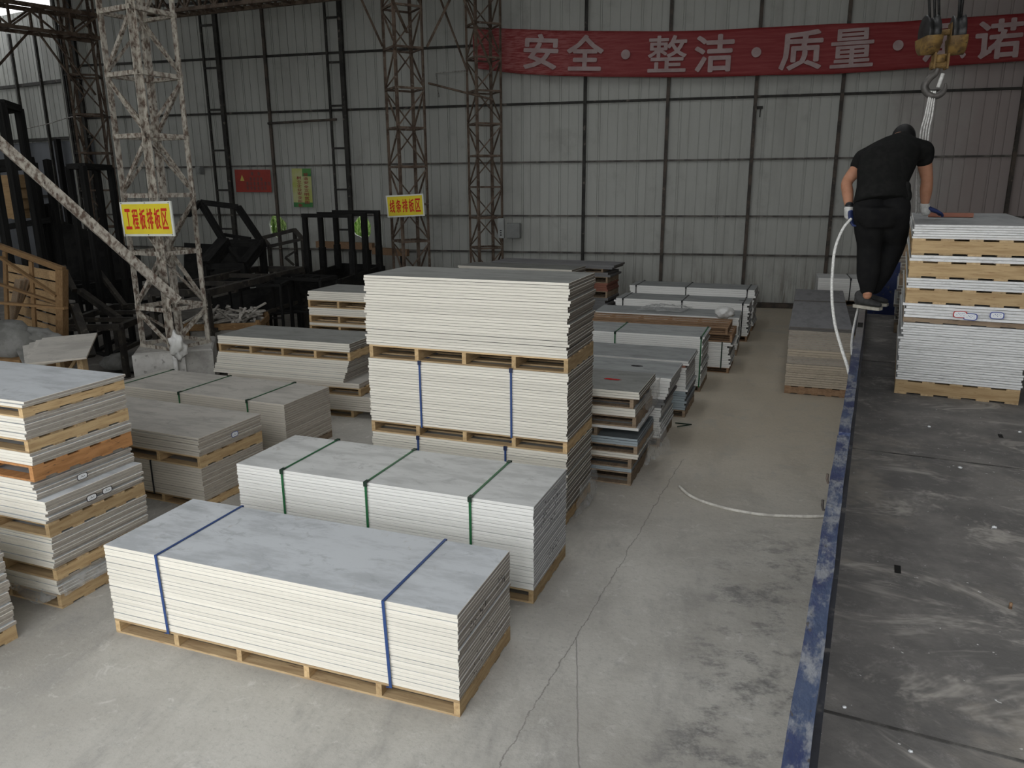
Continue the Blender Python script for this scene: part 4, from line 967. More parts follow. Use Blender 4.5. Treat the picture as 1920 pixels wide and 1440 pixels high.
put('swivel_nut', lathe('nut', [(.02, -.03), (.045, -.025), (.045, .025), (.02, .03)], 16), 'crane_yellow', hk, inv @ Matrix.Translation(hp(1761, 111)))
hc = [hp(1758, 128), hp(1754, 138), hp(1744, 146), hp(1736, 156), hp(1734, 166), hp(1741, 176), hp(1752, 180), hp(1764, 176), hp(1772, 166), hp(1773, 156)]
hput('hook', tube_mesh('hook', curve_pts(hc, 5), [.018+.012*math.sin(math.pi*i/45) if i < 38 else .021-.002*(i-38) for i in range(46)], 12), 'steel_hook')
for (u0, u1) in ((1744, 1741), (1753, 1752), (1761, 1760), (1800, 1808), (1797, 1801)):
    tp = hp(u1, -30); bt_ = hp(u0, 52); hput('wire_rope', tube_mesh('wr', [bt_, tp, tp+Vector((0, 0, 3.6))], .010, 8), 'crane_black')
sl = thing('lifting_sling', 'white doubled lifting sling hanging from the crane hook behind the man', 'sling')
for k_, (u0, v0, u1, v1) in enumerate(((1768, 138, 1759, 164),)):
    put('loop', tube_mesh('loop', [hp(u0, v0, HY-.03), hp(u1, v1, HY-.03)], .015, 8), 'white_rope', sl)
for u0, u1, u2 in ((1744, 1735, 1726), (1747, 1739, 1731), (1751, 1743, 1736), (1754, 1748, 1741)):
    pts = [hp(u0, 170, HY-.02), hp(u1, 215, HY), hp(u2, 250, HY+.02), hp(u2-6, 320, HY+.05), hp(u2-8, 400, HY+.1)]
    put('strand', tube_mesh('strand', curve_pts(pts, 6), .0065, 8), 'white_rope', sl)

# ------------------------------------------------------------------ the man on the truck rail
def ellipse_tube(rings, n=24):
    """rings: (centre, side_vec, depth_vec) -> closed loft"""
    V, Fs = [], []
    for c_, s_, d_ in rings:
        for k_ in range(n):
            a_ = 2*math.pi*k_/n; V.append(Vector(c_)+Vector(s_)*math.cos(a_)+Vector(d_)*math.sin(a_))
    m_ = len(rings)
    for i in range(m_-1):
        for k_ in range(n): Fs.append((i*n+k_, i*n+(k_+1) % n, (i+1)*n+(k_+1) % n, (i+1)*n+k_))
    Fs += [tuple(range(n-1, -1, -1)), tuple(range((m_-1)*n, m_*n))]
    return V, Fs
def limb(pts, rads, n=18, sub=5):
    P = curve_pts(pts, sub); rr = []
    for i in range(len(rads)-1):
        for j in range(sub): s = j/sub; s = s*s*(3-2*s); rr.append(rads[i]+(rads[i+1]-rads[i])*s)
    rr.append(rads[-1]); me = tube_mesh('tmp', P, rr, n)
    d_ = ([v.co.copy() for v in me.vertices], [tuple(p.vertices) for p in me.polygons]); bpy.data.meshes.remove(me)
    e1 = ball(P[0], (rr[0],)*3); e2 = ball(P[-1], (rr[-1],)*3)
    return join([d_, e1, e2])
def ball(c_, r_, n=16):
    bm = bmesh.new(); bmesh.ops.create_uvsphere(bm, u_segments=n, v_segments=n//2+2, radius=1)
    V = [Vector(c_)+Vector((v.co.x*r_[0], v.co.y*r_[1], v.co.z*r_[2])) for v in bm.verts]; Fs = [tuple(v.index for v in f.verts) for f in bm.faces]
    bm.free(); return V, Fs
def fuse(name, parts, vox, mat, parent, smooth=6, fac=.5):
    V, Fs = join(parts); me = mesh(name, V, Fs); o = put(name, me, None)
    md = o.modifiers.new('r', 'REMESH'); md.mode = 'VOXEL'; md.voxel_size = vox
    ms = o.modifiers.new('s', 'SMOOTH'); ms.iterations = smooth; ms.factor = fac
    bpy.context.view_layer.update(); dg = bpy.context.evaluated_depsgraph_get()
    nm = bpy.data.meshes.new_from_object(o.evaluated_get(dg)); bpy.data.objects.remove(o)
    nm.polygons.foreach_set('use_smooth', [True]*len(nm.polygons)); nm.materials.clear()
    return put(name, nm, mat, parent)
man = thing('person', 'man in black T-shirt and trousers bending over on the truck rail', 'person')
SV = Vector((.975, .20, 0)); UPV = Vector((0, 0, 1))
J = dict(ankL=aty(1626, 546, 6.72), kneL=aty(1630, 462, 6.66), hipL=aty(1630, 388, 6.52), ankR=aty(1640, 543, 6.86), kneR=aty(1676, 455, 6.74), hipR=aty(1676, 388, 6.52),
         pel=aty(1652, 384, 6.50), wai=aty(1655, 345, 6.56), che=aty(1668, 292, 6.72), nek=aty(1688, 262, 6.92), hed=aty(1693, 263, 7.00),
         shL=aty(1620, 299, 6.80), elL=aty(1588, 342, 6.76), wrL=aty(1592, 392, 6.60), shR=aty(1730, 283, 6.86), elR=aty(1738, 336, 6.92), wrR=aty(1734, 386, 6.96))
S = 1/236.0
def dvec(a_, b_): 
    t_ = (b_-a_).normalized(); return SV.cross(t_).normalized()
tor = lambda e: ellipse_tube([
    (J['pel']+(J['pel']-J['wai'])*.25, SV*(.17+e), dvec(J['pel'], J['wai'])*(.125+e)),
    (J['pel'], SV*(.195+e), dvec(J['pel'], J['wai'])*(.135+e)),
    (J['wai'], SV*(.185+e), dvec(J['wai'], J['che'])*(.115+e)),
    (J['wai'].lerp(J['che'], .5), SV*(.205+e), dvec(J['wai'], J['che'])*(.125+e)),
    (J['che'], SV*(.225+e), dvec(J['wai'], J['che'])*(.13+e)),
    (J['che'].lerp(J['nek'], .55), SV*(.17+e), dvec(J['che'], J['nek'])*(.10+e)),
    (J['nek'], SV*(.07+e), dvec(J['che'], J['nek'])*(.065+e))])
torb = ellipse_tube([
    (J['pel']+Vector((0, 0, -.06)), SV*.12, Vector((0, .07, 0))),
    (J['pel'].lerp(J['wai'], .5), SV*.13, dvec(J['pel'], J['wai'])*.075),
    (J['wai'].lerp(J['che'], .5), SV*.17, dvec(J['wai'], J['che'])*.10),
    (J['che'], SV*.20, dvec(J['wai'], J['che'])*.115),
    (J['che'].lerp(J['nek'], .55), SV*.155, dvec(J['che'], J['nek'])*.085),
    (J['nek'], SV*.062, dvec(J['che'], J['nek'])*.06)])
armL = limb([J['shL'], J['shL'].lerp(J['elL'], .5), J['elL'], J['elL'].lerp(J['wrL'], .4), J['wrL']], [.062, .052, .043, .044, .028])
armR = limb([J['shR'], J['shR'].lerp(J['elR'], .5), J['elR'], J['elR'].lerp(J['wrR'], .4), J['wrR']], [.062, .054, .045, .047, .030])
legL = limb([J['hipL'], J['hipL'].lerp(J['kneL'], .5), J['kneL'], J['kneL'].lerp(J['ankL'], .4), J['ankL']], [.095, .08, .056, .056, .036])
legR = limb([J['hipR'], J['hipR'].lerp(J['kneR'], .5), J['kneR'], J['kneR'].lerp(J['ankR'], .4), J['ankR']], [.095, .08, .056, .056, .036])
hd = J['hed']
face_fw = Vector((.15, .85, -.5)).normalized()
headp = [ball(hd, (.078, .098, .105)), ball(hd+face_fw*.05+Vector((0, 0, -.06)), (.06, .06, .06)), ball(hd+face_fw*.105, (.014, .02, .02), 8), limb([J['nek']-(hd-J['nek'])*.4, hd], [.06, .055], 14, 3)]
for sg_ in (-1, 1): headp.append(ball(hd+SV*(.078*sg_)+Vector((0, 0, -.01)), (.012, .022, .032), 8))
fuse('body', [torb, armL, armR, legL, legR]+headp, .011, 'skin', man, 5)
eyes = [ball(hd+face_fw*.088+SV*(.032*s_)+Vector((0, 0, .02)), (.012, .010, .009), 8) for s_ in (-1, 1)]
put('eyes', mesh('eyes', *join(eyes), True), 'hair', man)
put('mouth', mesh('mouth', *ball(hd+face_fw*.10+Vector((0, 0, -.065)), (.024, .008, .006), 8), True), 'poster_red', man)
# hair cap
V, Fs = ball(hd+Vector((0, -.006, .010))-face_fw*.012, (.088, .104, .108), 24)
put('hair', mesh('hair', V, Fs, True), 'hair', man)
tor2 = lambda e: ellipse_tube([
    (J['pel'].lerp(J['wai'], .12), SV*(.196+e), dvec(J['pel'], J['wai'])*(.150+e)),
    (J['pel'].lerp(J['wai'], .5), SV*(.186+e), dvec(J['pel'], J['wai'])*(.140+e)),
    (J['wai'], SV*(.180+e), dvec(J['wai'], J['che'])*(.115+e)),
    (J['wai'].lerp(J['che'], .5), SV*(.205+e), dvec(J['wai'], J['che'])*(.125+e)),
    (J['che'], SV*(.225+e), dvec(J['wai'], J['che'])*(.13+e)),
    (J['che'].lerp(J['nek'], .55), SV*(.17+e), dvec(J['che'], J['nek'])*(.10+e)),
    (J['nek'], SV*(.07+e), dvec(J['che'], J['nek'])*(.065+e))])
slL = limb([J['shL']+(J['che']-J['shL'])*.25, J['shL'], J['shL'].lerp(J['elL'], .26)], [.088, .080, .070])
slR = limb([J['shR']+(J['che']-J['shR'])*.25, J['shR'], J['shR'].lerp(J['elR'], .26)], [.088, .082, .072])
yoke = limb([J['shL'], J['che'].lerp(J['nek'], .45), J['shR']], [.082, .105, .082])
fuse('t_shirt', [tor2(.012), slL, slR, yoke], .012, 'shirt', man, 8)
hem = ball(aty(1698, 368, 6.5), (.045, .06, .06))
fuse('shirt_flap', [hem, ball(aty(1700, 352, 6.5), (.03, .05, .05))], .012, 'shirt', man, 6)
tL = limb([J['hipL'], J['hipL'].lerp(J['kneL'], .5), J['kneL'], J['kneL'].lerp(J['ankL'], .55), J['ankL']+Vector((0, 0, .02))], [.118, .112, .092, .088, .058])
tR = limb([J['hipR'], J['hipR'].lerp(J['kneR'], .5), J['kneR'], J['kneR'].lerp(J['ankR'], .55), J['ankR']+Vector((0, 0, .02))], [.118, .110, .090, .084, .058])
hips = ellipse_tube([(J['pel']+Vector((0, 0, -.17)), SV*.11, Vector((0, .07, 0))), (J['pel']+Vector((0, 0, -.10)), SV*.185, Vector((0, .115, 0))), (J['pel']+Vector((0, 0, -.02)), SV*.202, Vector((0, .14, 0))), (J['pel'].lerp(J['wai'], .5), SV*.188, dvec(J['pel'], J['wai'])*.138), (J['pel'].lerp(J['wai'], .9), SV*.178, dvec(J['pel'], J['wai'])*.118)])
fuse('trousers', [tL, tR, hips], .012, 'trousers', man, 6)
def cloth_fold(a_, b_, r_): return limb([a_, a_.lerp(b_, .5)+Vector((0, -.01, .004)), b_], [r_*.3, r_, r_*.3], 8, 3)
# shoes
def shoe(ank, d_, parent, z):
    d_ = Vector(d_).normalized(); sd = Vector((0, 0, 1)).cross(d_)
    base = Vector((ank.x, ank.y, z)); up_ = Vector((0, 0, 1))
    prof = [(-.070, .024, .070), (-.058, .033, .080), (-.02, .036, .082), (.05, .038, .060), (.10, .043, .048), (.135, .038, .040), (.160, .018, .030)]
    rings = [(base+d_*x+up_*(.024+h*.5), sd*w, up_*(h*.5)) for x, w, h in prof]
    t = put('shoe', None, None, parent); 
    fuse('upper', [ellipse_tube(rings, 16), limb([base+up_*.07-d_*.03, base+up_*.10-d_*.035], [.040, .042], 14, 3)], .008, 'shoe', t, 5)
    rings = [(base+d_*x+up_*(.012), sd*(w+.006), d_*0) for x, w, h in prof]
    V, n = [], len(prof); L_, Rr = [], []
    for x, w, h in prof:
        L_.append(base+d_*x+sd*(w+.006)); Rr.append(base+d_*x-sd*(w+.006))
    loop = L_+Rr[::-1]; m_ = len(loop); V = loop+[p_+up_*.024 for p_ in loop]
    Fs = [tuple(range(m_-1, -1, -1)), tuple(range(m_, 2*m_))]+[(i, (i+1) % m_, m_+(i+1) % m_, m_+i) for i in range(m_)]
    put('sole', mesh('sole', V, Fs), 'sole', t); return t
shoe(J['ankL']+Vector((-.02, .01, 0)), (.62, -.60, 0), man, RZ+.004)
shoe(J['ankR']+Vector((-.03, .07, 0)), (.55, -.30, 0), man, RZ+.004)
put('ankle_skin', mesh('ankle', *limb([J['ankL']+Vector((0, -.02, -.03)), J['ankL']+Vector((0, -.015, .03))], [.034, .034], 14, 3), True), 'skin', man)
# gloves with separate fingers
def hand(wr, pd, side, curl, mat, parent, spread=1.0, thumb_sign=1, ln=1.0):
    pd = Vector(pd).normalized(); side = Vector(side); side = (side-pd*side.dot(pd)).normalized(); nrm = pd.cross(side)
    k_ = wr+pd*.085*ln; parts = [ellipse_tube([(wr-pd*.005, side*.030, nrm*.024), (wr+pd*.04, side*.042, nrm*.020), (k_, side*.046, nrm*.017), (k_+pd*.012, side*.040, nrm*.012)], 16)]
    for i, (o_, l_) in enumerate(((-.033, .062), (-.011, .075), (.011, .070), (.033, .052))):
        b_ = k_+side*o_; c_ = curl
        p1 = b_+(pd*math.cos(c_*.5)+nrm*math.sin(c_*.5))*l_*.45
        p2 = p1+(pd*math.cos(c_*1.3)+nrm*math.sin(c_*1.3))*l_*.33
        p3 = p2+(pd*math.cos(c_*2.0)+nrm*math.sin(c_*2.0))*l_*.25
        parts.append(limb([b_-pd*.015, p1, p2, p3], [.0112, .0105, .0098, .0085], 10, 3))
    b_ = wr+pd*.03+side*(-.036*thumb_sign); t1 = b_+(pd*.6-side*thumb_sign*.7+nrm*.35).normalized()*.042; t2 = t1+(pd*.85+nrm*.5).normalized()*.032
    parts.append(limb([b_, t1, t2], [.015, .0125, .0095], 10, 3))
    return fuse('glove', parts, .0055, mat, parent, 3)
gL = hand(J['wrL']+Vector((.008, -.01, -.01)), (.28, -.05, -.95), (.55, .8, .1), .75, 'glove_blue', man, thumb_sign=-1)
gR = hand(J['wrR']+Vector((.004, 0, -.012)), (.86, .22, -.30), (.25, -.95, -.05), .22, 'glove_blue', man, ln=1.1)
for w_, d_ in ((J['wrL'], Vector((.1, 0, -1))), (J['wrR'], Vector((.3, .1, -1)))):
    d_.normalize(); put('glove_cuff', mesh('cuff', *limb([w_-d_*.004, w_+d_*.028, w_+d_*.045], [.037, .036, .037], 16, 3), True), 'glove_white', man)
put('watch_strap', mesh('watch', *limb([J['wrL']+Vector((0, 0, .022)), J['wrL']+Vector((0, 0, .008))], [.034, .034], 16, 2), True), 'black_strap', man)

# ------------------------------------------------------------------ black steel racks and scrap at the left
def rack(name, label, bars, mat='black_steel', cat='steel frame', group=None):
    t = thing(name, label, cat, None, group)
    for a_, b_, w_ in bars: bar('bar', a_, b_, w_, mat, t)
    return t
def box_frame(c4, depth, drop, w):
    """c4: four top corners; posts drop to the floor by 'drop'"""
    out = []
    for i in range(4):
        a_, b_ = c4[i], c4[(i+1) % 4]; out.append((a_, b_, w)); lo = Vector((a_.x, a_.y, a_.z-drop)); lo2 = Vector((b_.x, b_.y, b_.z-drop))
        out.append((a_, lo, w)); out.append((lo, lo2, w))
    return out
c4 = [aty(131, 325, 11.0), aty(178, 294, 12.2), aty(205, 303, 11.9), aty(158, 334, 10.75)]
zt = sum(p_.z for p_ in c4)/4
c4 = [Vector((p_.x, p_.y, zt)) for p_ in c4]
rack('steel_rack', 'tall black box-section rack left of the white lattice column', box_frame(c4, 0, zt, .085))
c4 = [aty(-30, 205, 10.0), aty(4, 196, 10.8), aty(38, 222, 10.6), aty(8, 232, 9.8)]; zt2 = aty(5, 205, 10.6).z
c4 = [Vector((p_.x, p_.y, zt2)) for p_ in c4]
rack('steel_rack', 'tall black frame cut off by the edge of view', box_frame(c4, 0, zt2, .10))
rack('steel_rack', 'heavy black shelf beams holding yellowish crates', [(aty(-60, 318, 11.2), aty(62, 305, 11.6), .2), (aty(-60, 412, 11.2), aty(92, 386, 11.8), .09), (aty(-60, 438, 11.0), aty(95, 412, 11.6), .10), (aty(88, 300, 12), aty(118, 500, 11.6), .10), (aty(-60, 318, 11.2), Vector((*aty(-60, 318, 11.2).xy, 0)), .12), (aty(62, 305, 11.6), Vector((*aty(62, 305, 11.6).xy, 0)), .10), (aty(92, 386, 11.8), Vector((*aty(92, 386, 11.8).xy, 0)), .12)])
for i, (v0, lb) in enumerate(((332, 'uppermost'), (352, 'second'), (372, 'third'), (390, 'lowest'))):
    p_ = aty(2, v0+8, 11.3); tag(put('timber_crate', mesh('tc', *join([box_data(-.35, .35, -.2, .2, -.10, .10), box_data(-.37, -.31, -.22, .22, -.11, .11), box_data(.31, .37, -.22, .22, -.11, .11)])), 'crate_pale', None, Matrix.Translation(p_) @ Matrix.Rotation(R(14), 4, 'Z')), f'{lb} yellowish wooden case on the black shelf at the edge of view', 'crate', 'yellowish cases on the black shelf')
# tilted frame
P1, P2, P3, P4 = aty(376, 379, 12.6), aty(446, 388, 13.0), aty(491, 455, 13.0), aty(422, 456, 12.6)
o_ = aty(395, 500, 11.9)-aty(432, 456, 12.6)
rack('tilted_rack', 'tilted black box frame leaning right of the white lattice column', [(P1, P2, .10), (P2, P3, .10), (P3, P4, .13), (P4, P1, .10), (P4, P4+o_, .22), (P3, P3+o_, .16), (P4+o_, P3+o_, .10), (P1, P1+o_*.6, .08), (P4, aty(455, 500, 12.4), .07), (P3+o_, Vector((*(P3+o_).xy, 0)), .10), (P4+o_, Vector((*(P4+o_).xy, 0)), .10), (aty(420, 440, 12.9), aty(470, 448, 13.0), .06), (P3, Vector((*P3.xy, 0)), .10)])
Q = [aty(492, 446, 14.2), aty(552, 431, 14.6), aty(567, 448, 14.2), aty(505, 462, 13.8)]
rack('jig_rack', 'dark grey jig frame below the left-hand wall hole', [(Q[0], Q[1], .07), (Q[1], Q[2], .07), (Q[2], Q[3], .06), (Q[3], Q[0], .07)]+[(q_, Vector((*q_.xy, 0)), .06) for q_ in Q]+[(aty(535, 483, 14.2), aty(555, 470, 14.3), .04), (aty(535, 483, 14.2), aty(551, 497, 14.2), .04)], 'dark_steel')
# goalpost rack
bars = []; y_ = [13.6, 14.3, 15.0]
for (ul, ur, vt, vl, vr), yy in zip(((571, 657, 404, 492, 495), (600, 682, 401, 485, 490), (628, 707, 397, 478, 481)), y_):
    a_, b_ = aty(ul, vt, yy), aty(ur, vt+1, yy-.15); zt_ = (a_.z+b_.z)/2; a_.z = b_.z = zt_
    la, lb_ = aty(ul+9, vl, yy), aty(ur+8, vr, yy-.15); zb = (la.z+lb_.z)/2
    A_, B_ = Vector((a_.x, a_.y, 1.10)), Vector((b_.x, b_.y, 1.10))
    bars += [(a_-Vector((.05, 0, 0)), b_+Vector((.05, 0, 0)), .07), (a_, A_, .085), (b_, B_, .10 if yy > 14 else .085), (A_, A_+Vector((0, 0, .5)), .11), (B_, B_+Vector((0, 0, .5)), .11)]
gr = rack('steel_rack', 'black rack of three upright goalpost frames under the wall posters', bars)
ta, tb, tc_, td = aty(556, 497, 12.9), aty(637, 502, 12.7), aty(716, 480, 15.2), aty(640, 476, 15.4)
zt_ = 1.15
tr = [Vector((p_.x, p_.y, zt_)) for p_ in (ta, tb, tc_, td)]
for i in range(4): bar('tray_side', tr[i]-Vector((0, 0, .13)), tr[(i+1) % 4]-Vector((0, 0, .13)), .05, 'black_steel', gr, d=.30)
for i in range(4): bar('bar', tr[i], Vector((tr[i].x, tr[i].y, 0)), .09, 'black_steel', gr)
# timber behind the rack
for (u0, v0, u1, v1, yy, lb) in ((595, 458, 700, 462, 17.6, 'reddish timber beam lying behind the black goalpost rack'), (700, 470, 765, 474, 17.4, 'reddish timber beam right of the goalpost rack')):
    tag(bar('timber_beam', aty(u0, v0, yy), aty(u1, v1, yy), .16, 'wood_red'), lb, 'timber')
    for uu in (u0+10, u1-10):
        p_ = aty(uu, (v0+v1)/2, yy); tag(bar('trestle_leg', Vector((p_.x, p_.y, p_.z-.08)), Vector((p_.x, p_.y, 0)), .10, 'black_steel'), 'dark trestle post under the '+('longer' if u0 == 595 else 'shorter')+' reddish timber, '+('nearer its left end' if uu == u0+10 else 'nearer its right end'), 'trestle')
# low work benches in the gloom
def bench(label, u0, v0, u1, v1, y0, y1, dep, w=.08, mat='dark_steel', zt=None):
    a_, b_ = aty(u0, v0, y0), aty(u1, v1, y1); z = zt or (a_.z+b_.z)/2; a_.z = b_.z = z
    n_ = (b_-a_).normalized().cross(Vector((0, 0, 1)))*-dep
    q = [a_, b_, b_+n_, a_+n_]; bb = []
    for i in range(4): bb.append((q[i], q[(i+1) % 4], w)); bb.append((q[i], Vector((q[i].x, q[i].y, 0)), w*.8))
    for k_ in (1, 2): bb.append((a_.lerp(b_, k_/3), a_.lerp(b_, k_/3)+n_, w*.7))
    m_ = Vector((0, 0, z*.45)); bb.append((a_-m_, b_-m_, w*.6)); bb.append((a_+n_-m_, b_+n_-m_, w*.6))
    return rack('work_bench', label, bb, mat, 'bench')
bench('long dark steel bench running behind the white lattice column', 388, 556, 566, 500, 9.9, 13.2, .9, .10)
bench('dark steel bench standing left of the white lattice column', 225, 607, 322, 578, 9.6, 11.6, 1.0, .09)
bench('low black bench right of the plinth', 430, 540, 525, 530, 11.2, 11.4, .5, .045, 'black_steel')
bench('dark low bench under the goalpost rack', 510, 522, 600, 525, 12.0, 11.9, .5, .05, 'black_steel')
bench('black steel bench deep in the gloom left of the white column', 145, 545, 300, 512, 11.6, 13.6, 1.1, .10, 'black_steel')
for (u0, v0, y0, u1, v1, y1, w_, lb) in ((138, 572, 8.9, 172, 668, 8.7, .10, 'grey slanting post just right of the wooden crate'), (182, 505, 11, 235, 575, 10.6, .07, 'dim slanting bar behind the dark bench'), (150, 545, 10.6, 240, 610, 10.2, .09, 'dim rail sloping toward the white lattice column'), (118, 500, 10.4, 140, 545, 10.2, .07, 'short dim bar above the slanting post')):
    p_ = aty(u1, v1, y1); tag(bar('steel_bar', aty(u0, v0, y0), p_, w_, 'dark_steel'), lb, 'steel bar')
tag(blob('sheet_bundle', (.42, .3, .14), 1, 8, 'tile_grey', Matrix.Translation((*aty(235, 640, 10.0).xy, .14)), amp=.35, f=2), 'dim grey bundle of sheets on the floor behind the plinth', 'bundle')
# scrap bin with offcuts right of column
p_ = aty(428, 605, 10.5); sb = thing('offcut_bin', 'wooden bin heaped with pale offcut strips right of the plinth', 'bin', Matrix.Translation((p_.x, p_.y, 0)) @ Matrix.Rotation(R(22), 4, 'Z'))
bw, bd, bh = .52, .40, .82
for sx_ in (-1, 1):
    for sy_ in (-1, 1): put('corner_post', mesh('cpost', *box_data(sx_*bw-.03, sx_*bw+.03, sy_*bd-.03, sy_*bd+.03, 0, bh)), 'crate', sb)
for z_ in (.14, .44, .74):
    for sy_ in (-1, 1): put('slat', mesh('slat', *box_data(-bw, bw, sy_*(bd+.035)-.01, sy_*(bd+.035)+.01, z_-.05, z_+.05)), 'crate', sb)
    for sx_ in (-1, 1): put('slat', mesh('slat', *box_data(sx_*(bw+.035)-.01, sx_*(bw+.035)+.01, -bd, bd, z_-.05, z_+.05)), 'crate', sb)
put('liner', mesh('liner', *box_data(-bw+.02, bw-.02, -bd+.02, bd-.02, .02, .74)), 'offcut', sb)
oc = random.Random(5)
for i in range(90):
    ang = oc.gauss(R(75), .5); l_ = oc.uniform(.22, .55)
    m_ = Matrix.Translation((oc.uniform(-bw+.1, bw-.1), oc.uniform(-bd+.1, bd-.1), .78+oc.uniform(0, .13))) @ Matrix.Rotation(ang, 4, 'Z') @ Matrix.Rotation(oc.gauss(0, .3), 4, 'Y')
    tag(put('offcut', cached(('offcut', round(l_, 1)), lambda: box_data(-l_/2, l_/2, -.018, .018, -.012, .012), 'offcut'), None, None, sb.matrix_basis @ m_), 'pale board offcut heaped in the wooden bin', 'offcut', 'offcuts in the wooden bin')

# wooden crate at the left edge
ca = Vector((*atz(118, 655, .25).xy, 0)); ca = Vector((*aty(116, 600, 8.4).xy, 0))
zc = aty(116, 508, 8.4).z; zb_ = aty(116, 640, 8.4).z
cr = thing('wooden_crate', 'open brown lattice-sided wooden crate at the edge of view', 'crate')
def cpt(u, v, y): return aty(u, v, y)
fr = lambda u: 8.4+(116-u)*.0006
def cb(nm, u0, v0, u1, v1, w_, mat='crate', d_=.03, yo=0): return bar(nm, cpt(u0, v0, fr(u0)+yo), cpt(u1, v1, fr(u1)+yo), w_, mat, cr, d=d_)
cb('corner_post', 116, 505, 117, 660, .11, d_=.10); cb('top_rail', -70, 436, 120, 506, .06, d_=.07); cb('middle_rail', -70, 562, 124, 578, .065, yo=-.04); cb('bottom_rail', -70, 590, 122, 640, .07)
cb('diagonal_slat', -70, 510, 112, 570, .055, yo=-.03); cb('diagonal_slat', 0, 482, 106, 555, .055, yo=-.06)
for u0, v0, u1, v1 in ((9, 472, 14, 612), (58, 490, 66, 626)): cb('upright_slat', u0, v0, u1, v1, .055, yo=.03)
for i in range(6):
    a_ = cpt(106, 520+i*21, 8.5); b_ = a_+Vector((-2.0, 1.1, 0)); bar('plank', a_+Vector((0, .05, 0)), b_, .13, 'crate_pale', cr, d=.022, twist=R(90))
for i in range(4):
    a_ = cpt(20+i*3, 600-i*2, 8.6+.1*i); tag(bar('loose_plank', a_, a_+Vector((.12+.05*i, .12, .55)), .09, 'wood_old', d=.02), ORD[i]+' loose plank leaning inside the lattice crate, counted from its open end', 'plank', 'planks in the lattice crate')
for (sx_, lb) in ((0, ''),):
    pass
bar('foot_beam', cpt(118, 655, 8.4), Vector((*cpt(118, 655, 8.4).xy, 0)), .12, 'crate', cr); bar('foot_beam', cpt(-60, 600, 8.5), Vector((*cpt(-60, 600, 8.5).xy, 0)), .12, 'crate', cr)
# leaning slabs in a low wooden stand in front of the crate
st = thing('slab_stand', 'low wooden stand holding leaning grey slabs behind the tall stack', 'stand')
P = [aty(-20, 690, 6.7), aty(152, 690, 6.9)]
q0 = Vector((*aty(152, 665, 6.95).xy, 0)); zq = aty(150, 662, 6.95).z
bar('post', q0, Vector((q0.x, q0.y, zq+.02)), .075, 'wood', st); bar('post', q0+Vector((-.55, .25, 0)), q0+Vector((-.55, .25, zq)), .06, 'wood', st); bar('post', q0+Vector((-1.4, -.2, 0)), q0+Vector((-1.4, -.2, zq-.1)), .06, 'wood', st)
bar('rail', q0+Vector((-1.45, -.2, .5)), q0+Vector((0, 0, .5)), .07, 'wood', st, d=.04); bar('brace', q0+Vector((-.45, -.1, .45)), q0+Vector((-.05, 0, zq-.05)), .04, 'wood', st, d=.03)
bar('shelf', q0+Vector((-1.45, .05, .55)), q0+Vector((0, .2, .55)), .40, 'wood_old', st, d=.03)
for i in range(5):
    tl, tr_, bl = aty(14+i*4, 663-i*4, 6.75+i*.03), aty(88+i*12, 643-i*1.5, 7.05+i*.03), aty(62+i*10, 682-i*4, 6.62+i*.03)
    mw = frame_matrix((tr_+bl)/2, tr_-tl, tl-bl); W_, Hh = (tr_-tl).length, (bl-tl).length
    tag(put('slab', mesh('slab', *box_data(-W_/2, W_/2, -Hh*.6, Hh*.6, -.02, 0)), 'board_dusty' if i else 'tile_grey', None, mw), 'grey slab leaning in the low wooden stand' if i else 'frontmost grey slab tilted on the low wooden stand', 'slab', 'slabs in the wooden stand')
p_ = aty(15, 640, 7.6); tag(blob('wrapped_parcel', (.42, .28, .24), 1, 12, 'tile_grey', Matrix.Translation((p_.x, p_.y, p_.z)), amp=.3, f=2.2), 'film-wrapped grey parcel in front of the lattice crate', 'parcel')
tag(put('parcel_base', mesh('pb', *join([box_data(-.45, .45, -.3, .3, p_.z-.45, p_.z-.15), box_data(-.42, -.34, -.28, .28, 0, p_.z-.45), box_data(.34, .42, -.28, .28, 0, p_.z-.45)])), 'crate', None, Matrix.Translation((p_.x, p_.y, 0))), 'wooden box under the film-wrapped parcel', 'box')
p_ = aty(70, 632, 7.7); tag(blob('wrapped_parcel', (.30, .2, .14), 1, 14, 'tile_grey', Matrix.Translation((p_.x, p_.y, p_.z-.03)), amp=.3, f=2.2), 'smaller rounded grey parcel beside the film-wrapped one', 'parcel')

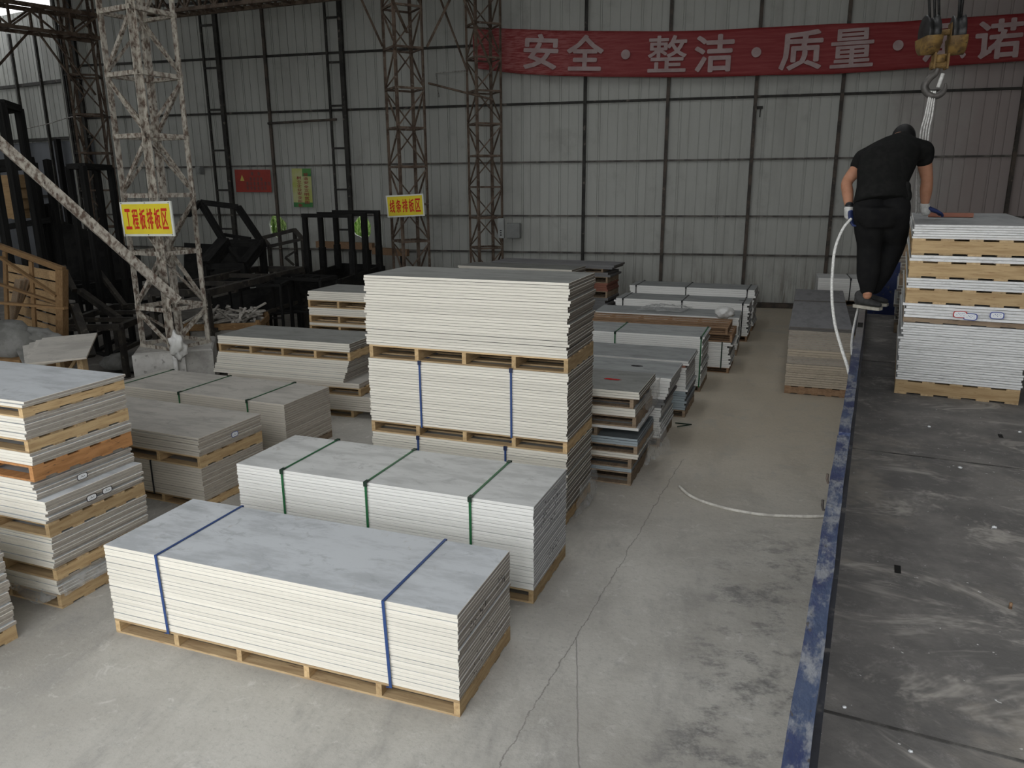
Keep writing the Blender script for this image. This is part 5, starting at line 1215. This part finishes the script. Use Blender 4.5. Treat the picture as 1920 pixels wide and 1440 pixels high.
# ------------------------------------------------------------------ litter on the deck and floor
li = random.Random(21)
for i, (u, v, k_, lb) in enumerate(((1583, 1327, 'c', 'white stone chip near the rail on the truck deck'), (1707, 1410, 'c', 'white stone chip among the dust at the bottom of the deck'), (1742, 801, 'c', 'white crumb near the truck load'), (1800, 878, 'c', 'white crumb in the middle of the dusty deck'), (1912, 811, 'c', 'white crumb at the edge of view on the deck'), (1864, 990, 'c', 'larger white chip in the dust streak'))):
    p_ = atz(u, v, BZ); r_ = .006 if v > 1200 else .010
    tag(blob('stone_chip', (r_, r_*.8, r_*.55), 1, i+2, 'paper', Matrix.Translation((p_.x, p_.y, BZ+r_*.45)), amp=.6), lb, 'stone chip')
p_ = atz(1894, 1141, BZ); tag(put('bolt_stub', lathe('stub', [(.006, 0), (.006, .022), (.004, .025)], 10), 'wood_red', None, Matrix.Translation((p_.x, p_.y, BZ))), 'small rusty stub standing on the truck deck', 'bolt')
for u, v, lb in ((1683, 1068, 'larger'), (1876, 818, 'smaller')):
    p_ = atz(u, v, BZ); h_ = put('drain_hole', mesh('dh', *box_data(-.012, .012, -.035, .035, 0, .002)), 'black_steel', truck, truck_m.inverted() @ Matrix.Translation((p_.x, p_.y, BZ+.001)) @ Matrix.Rotation(R(TR_Y), 4, 'Z'))

def sheet(label, quad, ys, th=.03):  # black sheets added to darken the gaps among the racks
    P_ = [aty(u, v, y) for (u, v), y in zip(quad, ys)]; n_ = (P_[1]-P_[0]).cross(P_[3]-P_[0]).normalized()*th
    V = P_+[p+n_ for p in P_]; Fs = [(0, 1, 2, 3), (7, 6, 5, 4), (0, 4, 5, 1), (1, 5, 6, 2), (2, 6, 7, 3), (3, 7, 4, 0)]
    return tag(put('dark_backing', mesh('sheet', V, Fs), 'black_steel'), label, 'dark backing')
sheet('large black sheet added to darken the gloom behind the slanting strut', ((112, 412), (262, 470), (268, 575), (120, 560)), (12.9, 13.1, 12.6, 12.4))
sheet('black sheet added to deepen the dark behind the tilted black rack', ((345, 455), (470, 462), (470, 530), (345, 560)), (13.6, 13.9, 13.6, 13.3))
sheet('low black sheet added to darken the space under the long dark bench', ((395, 560), (560, 520), (570, 585), (400, 600)), (11.6, 13.0, 12.9, 11.4))
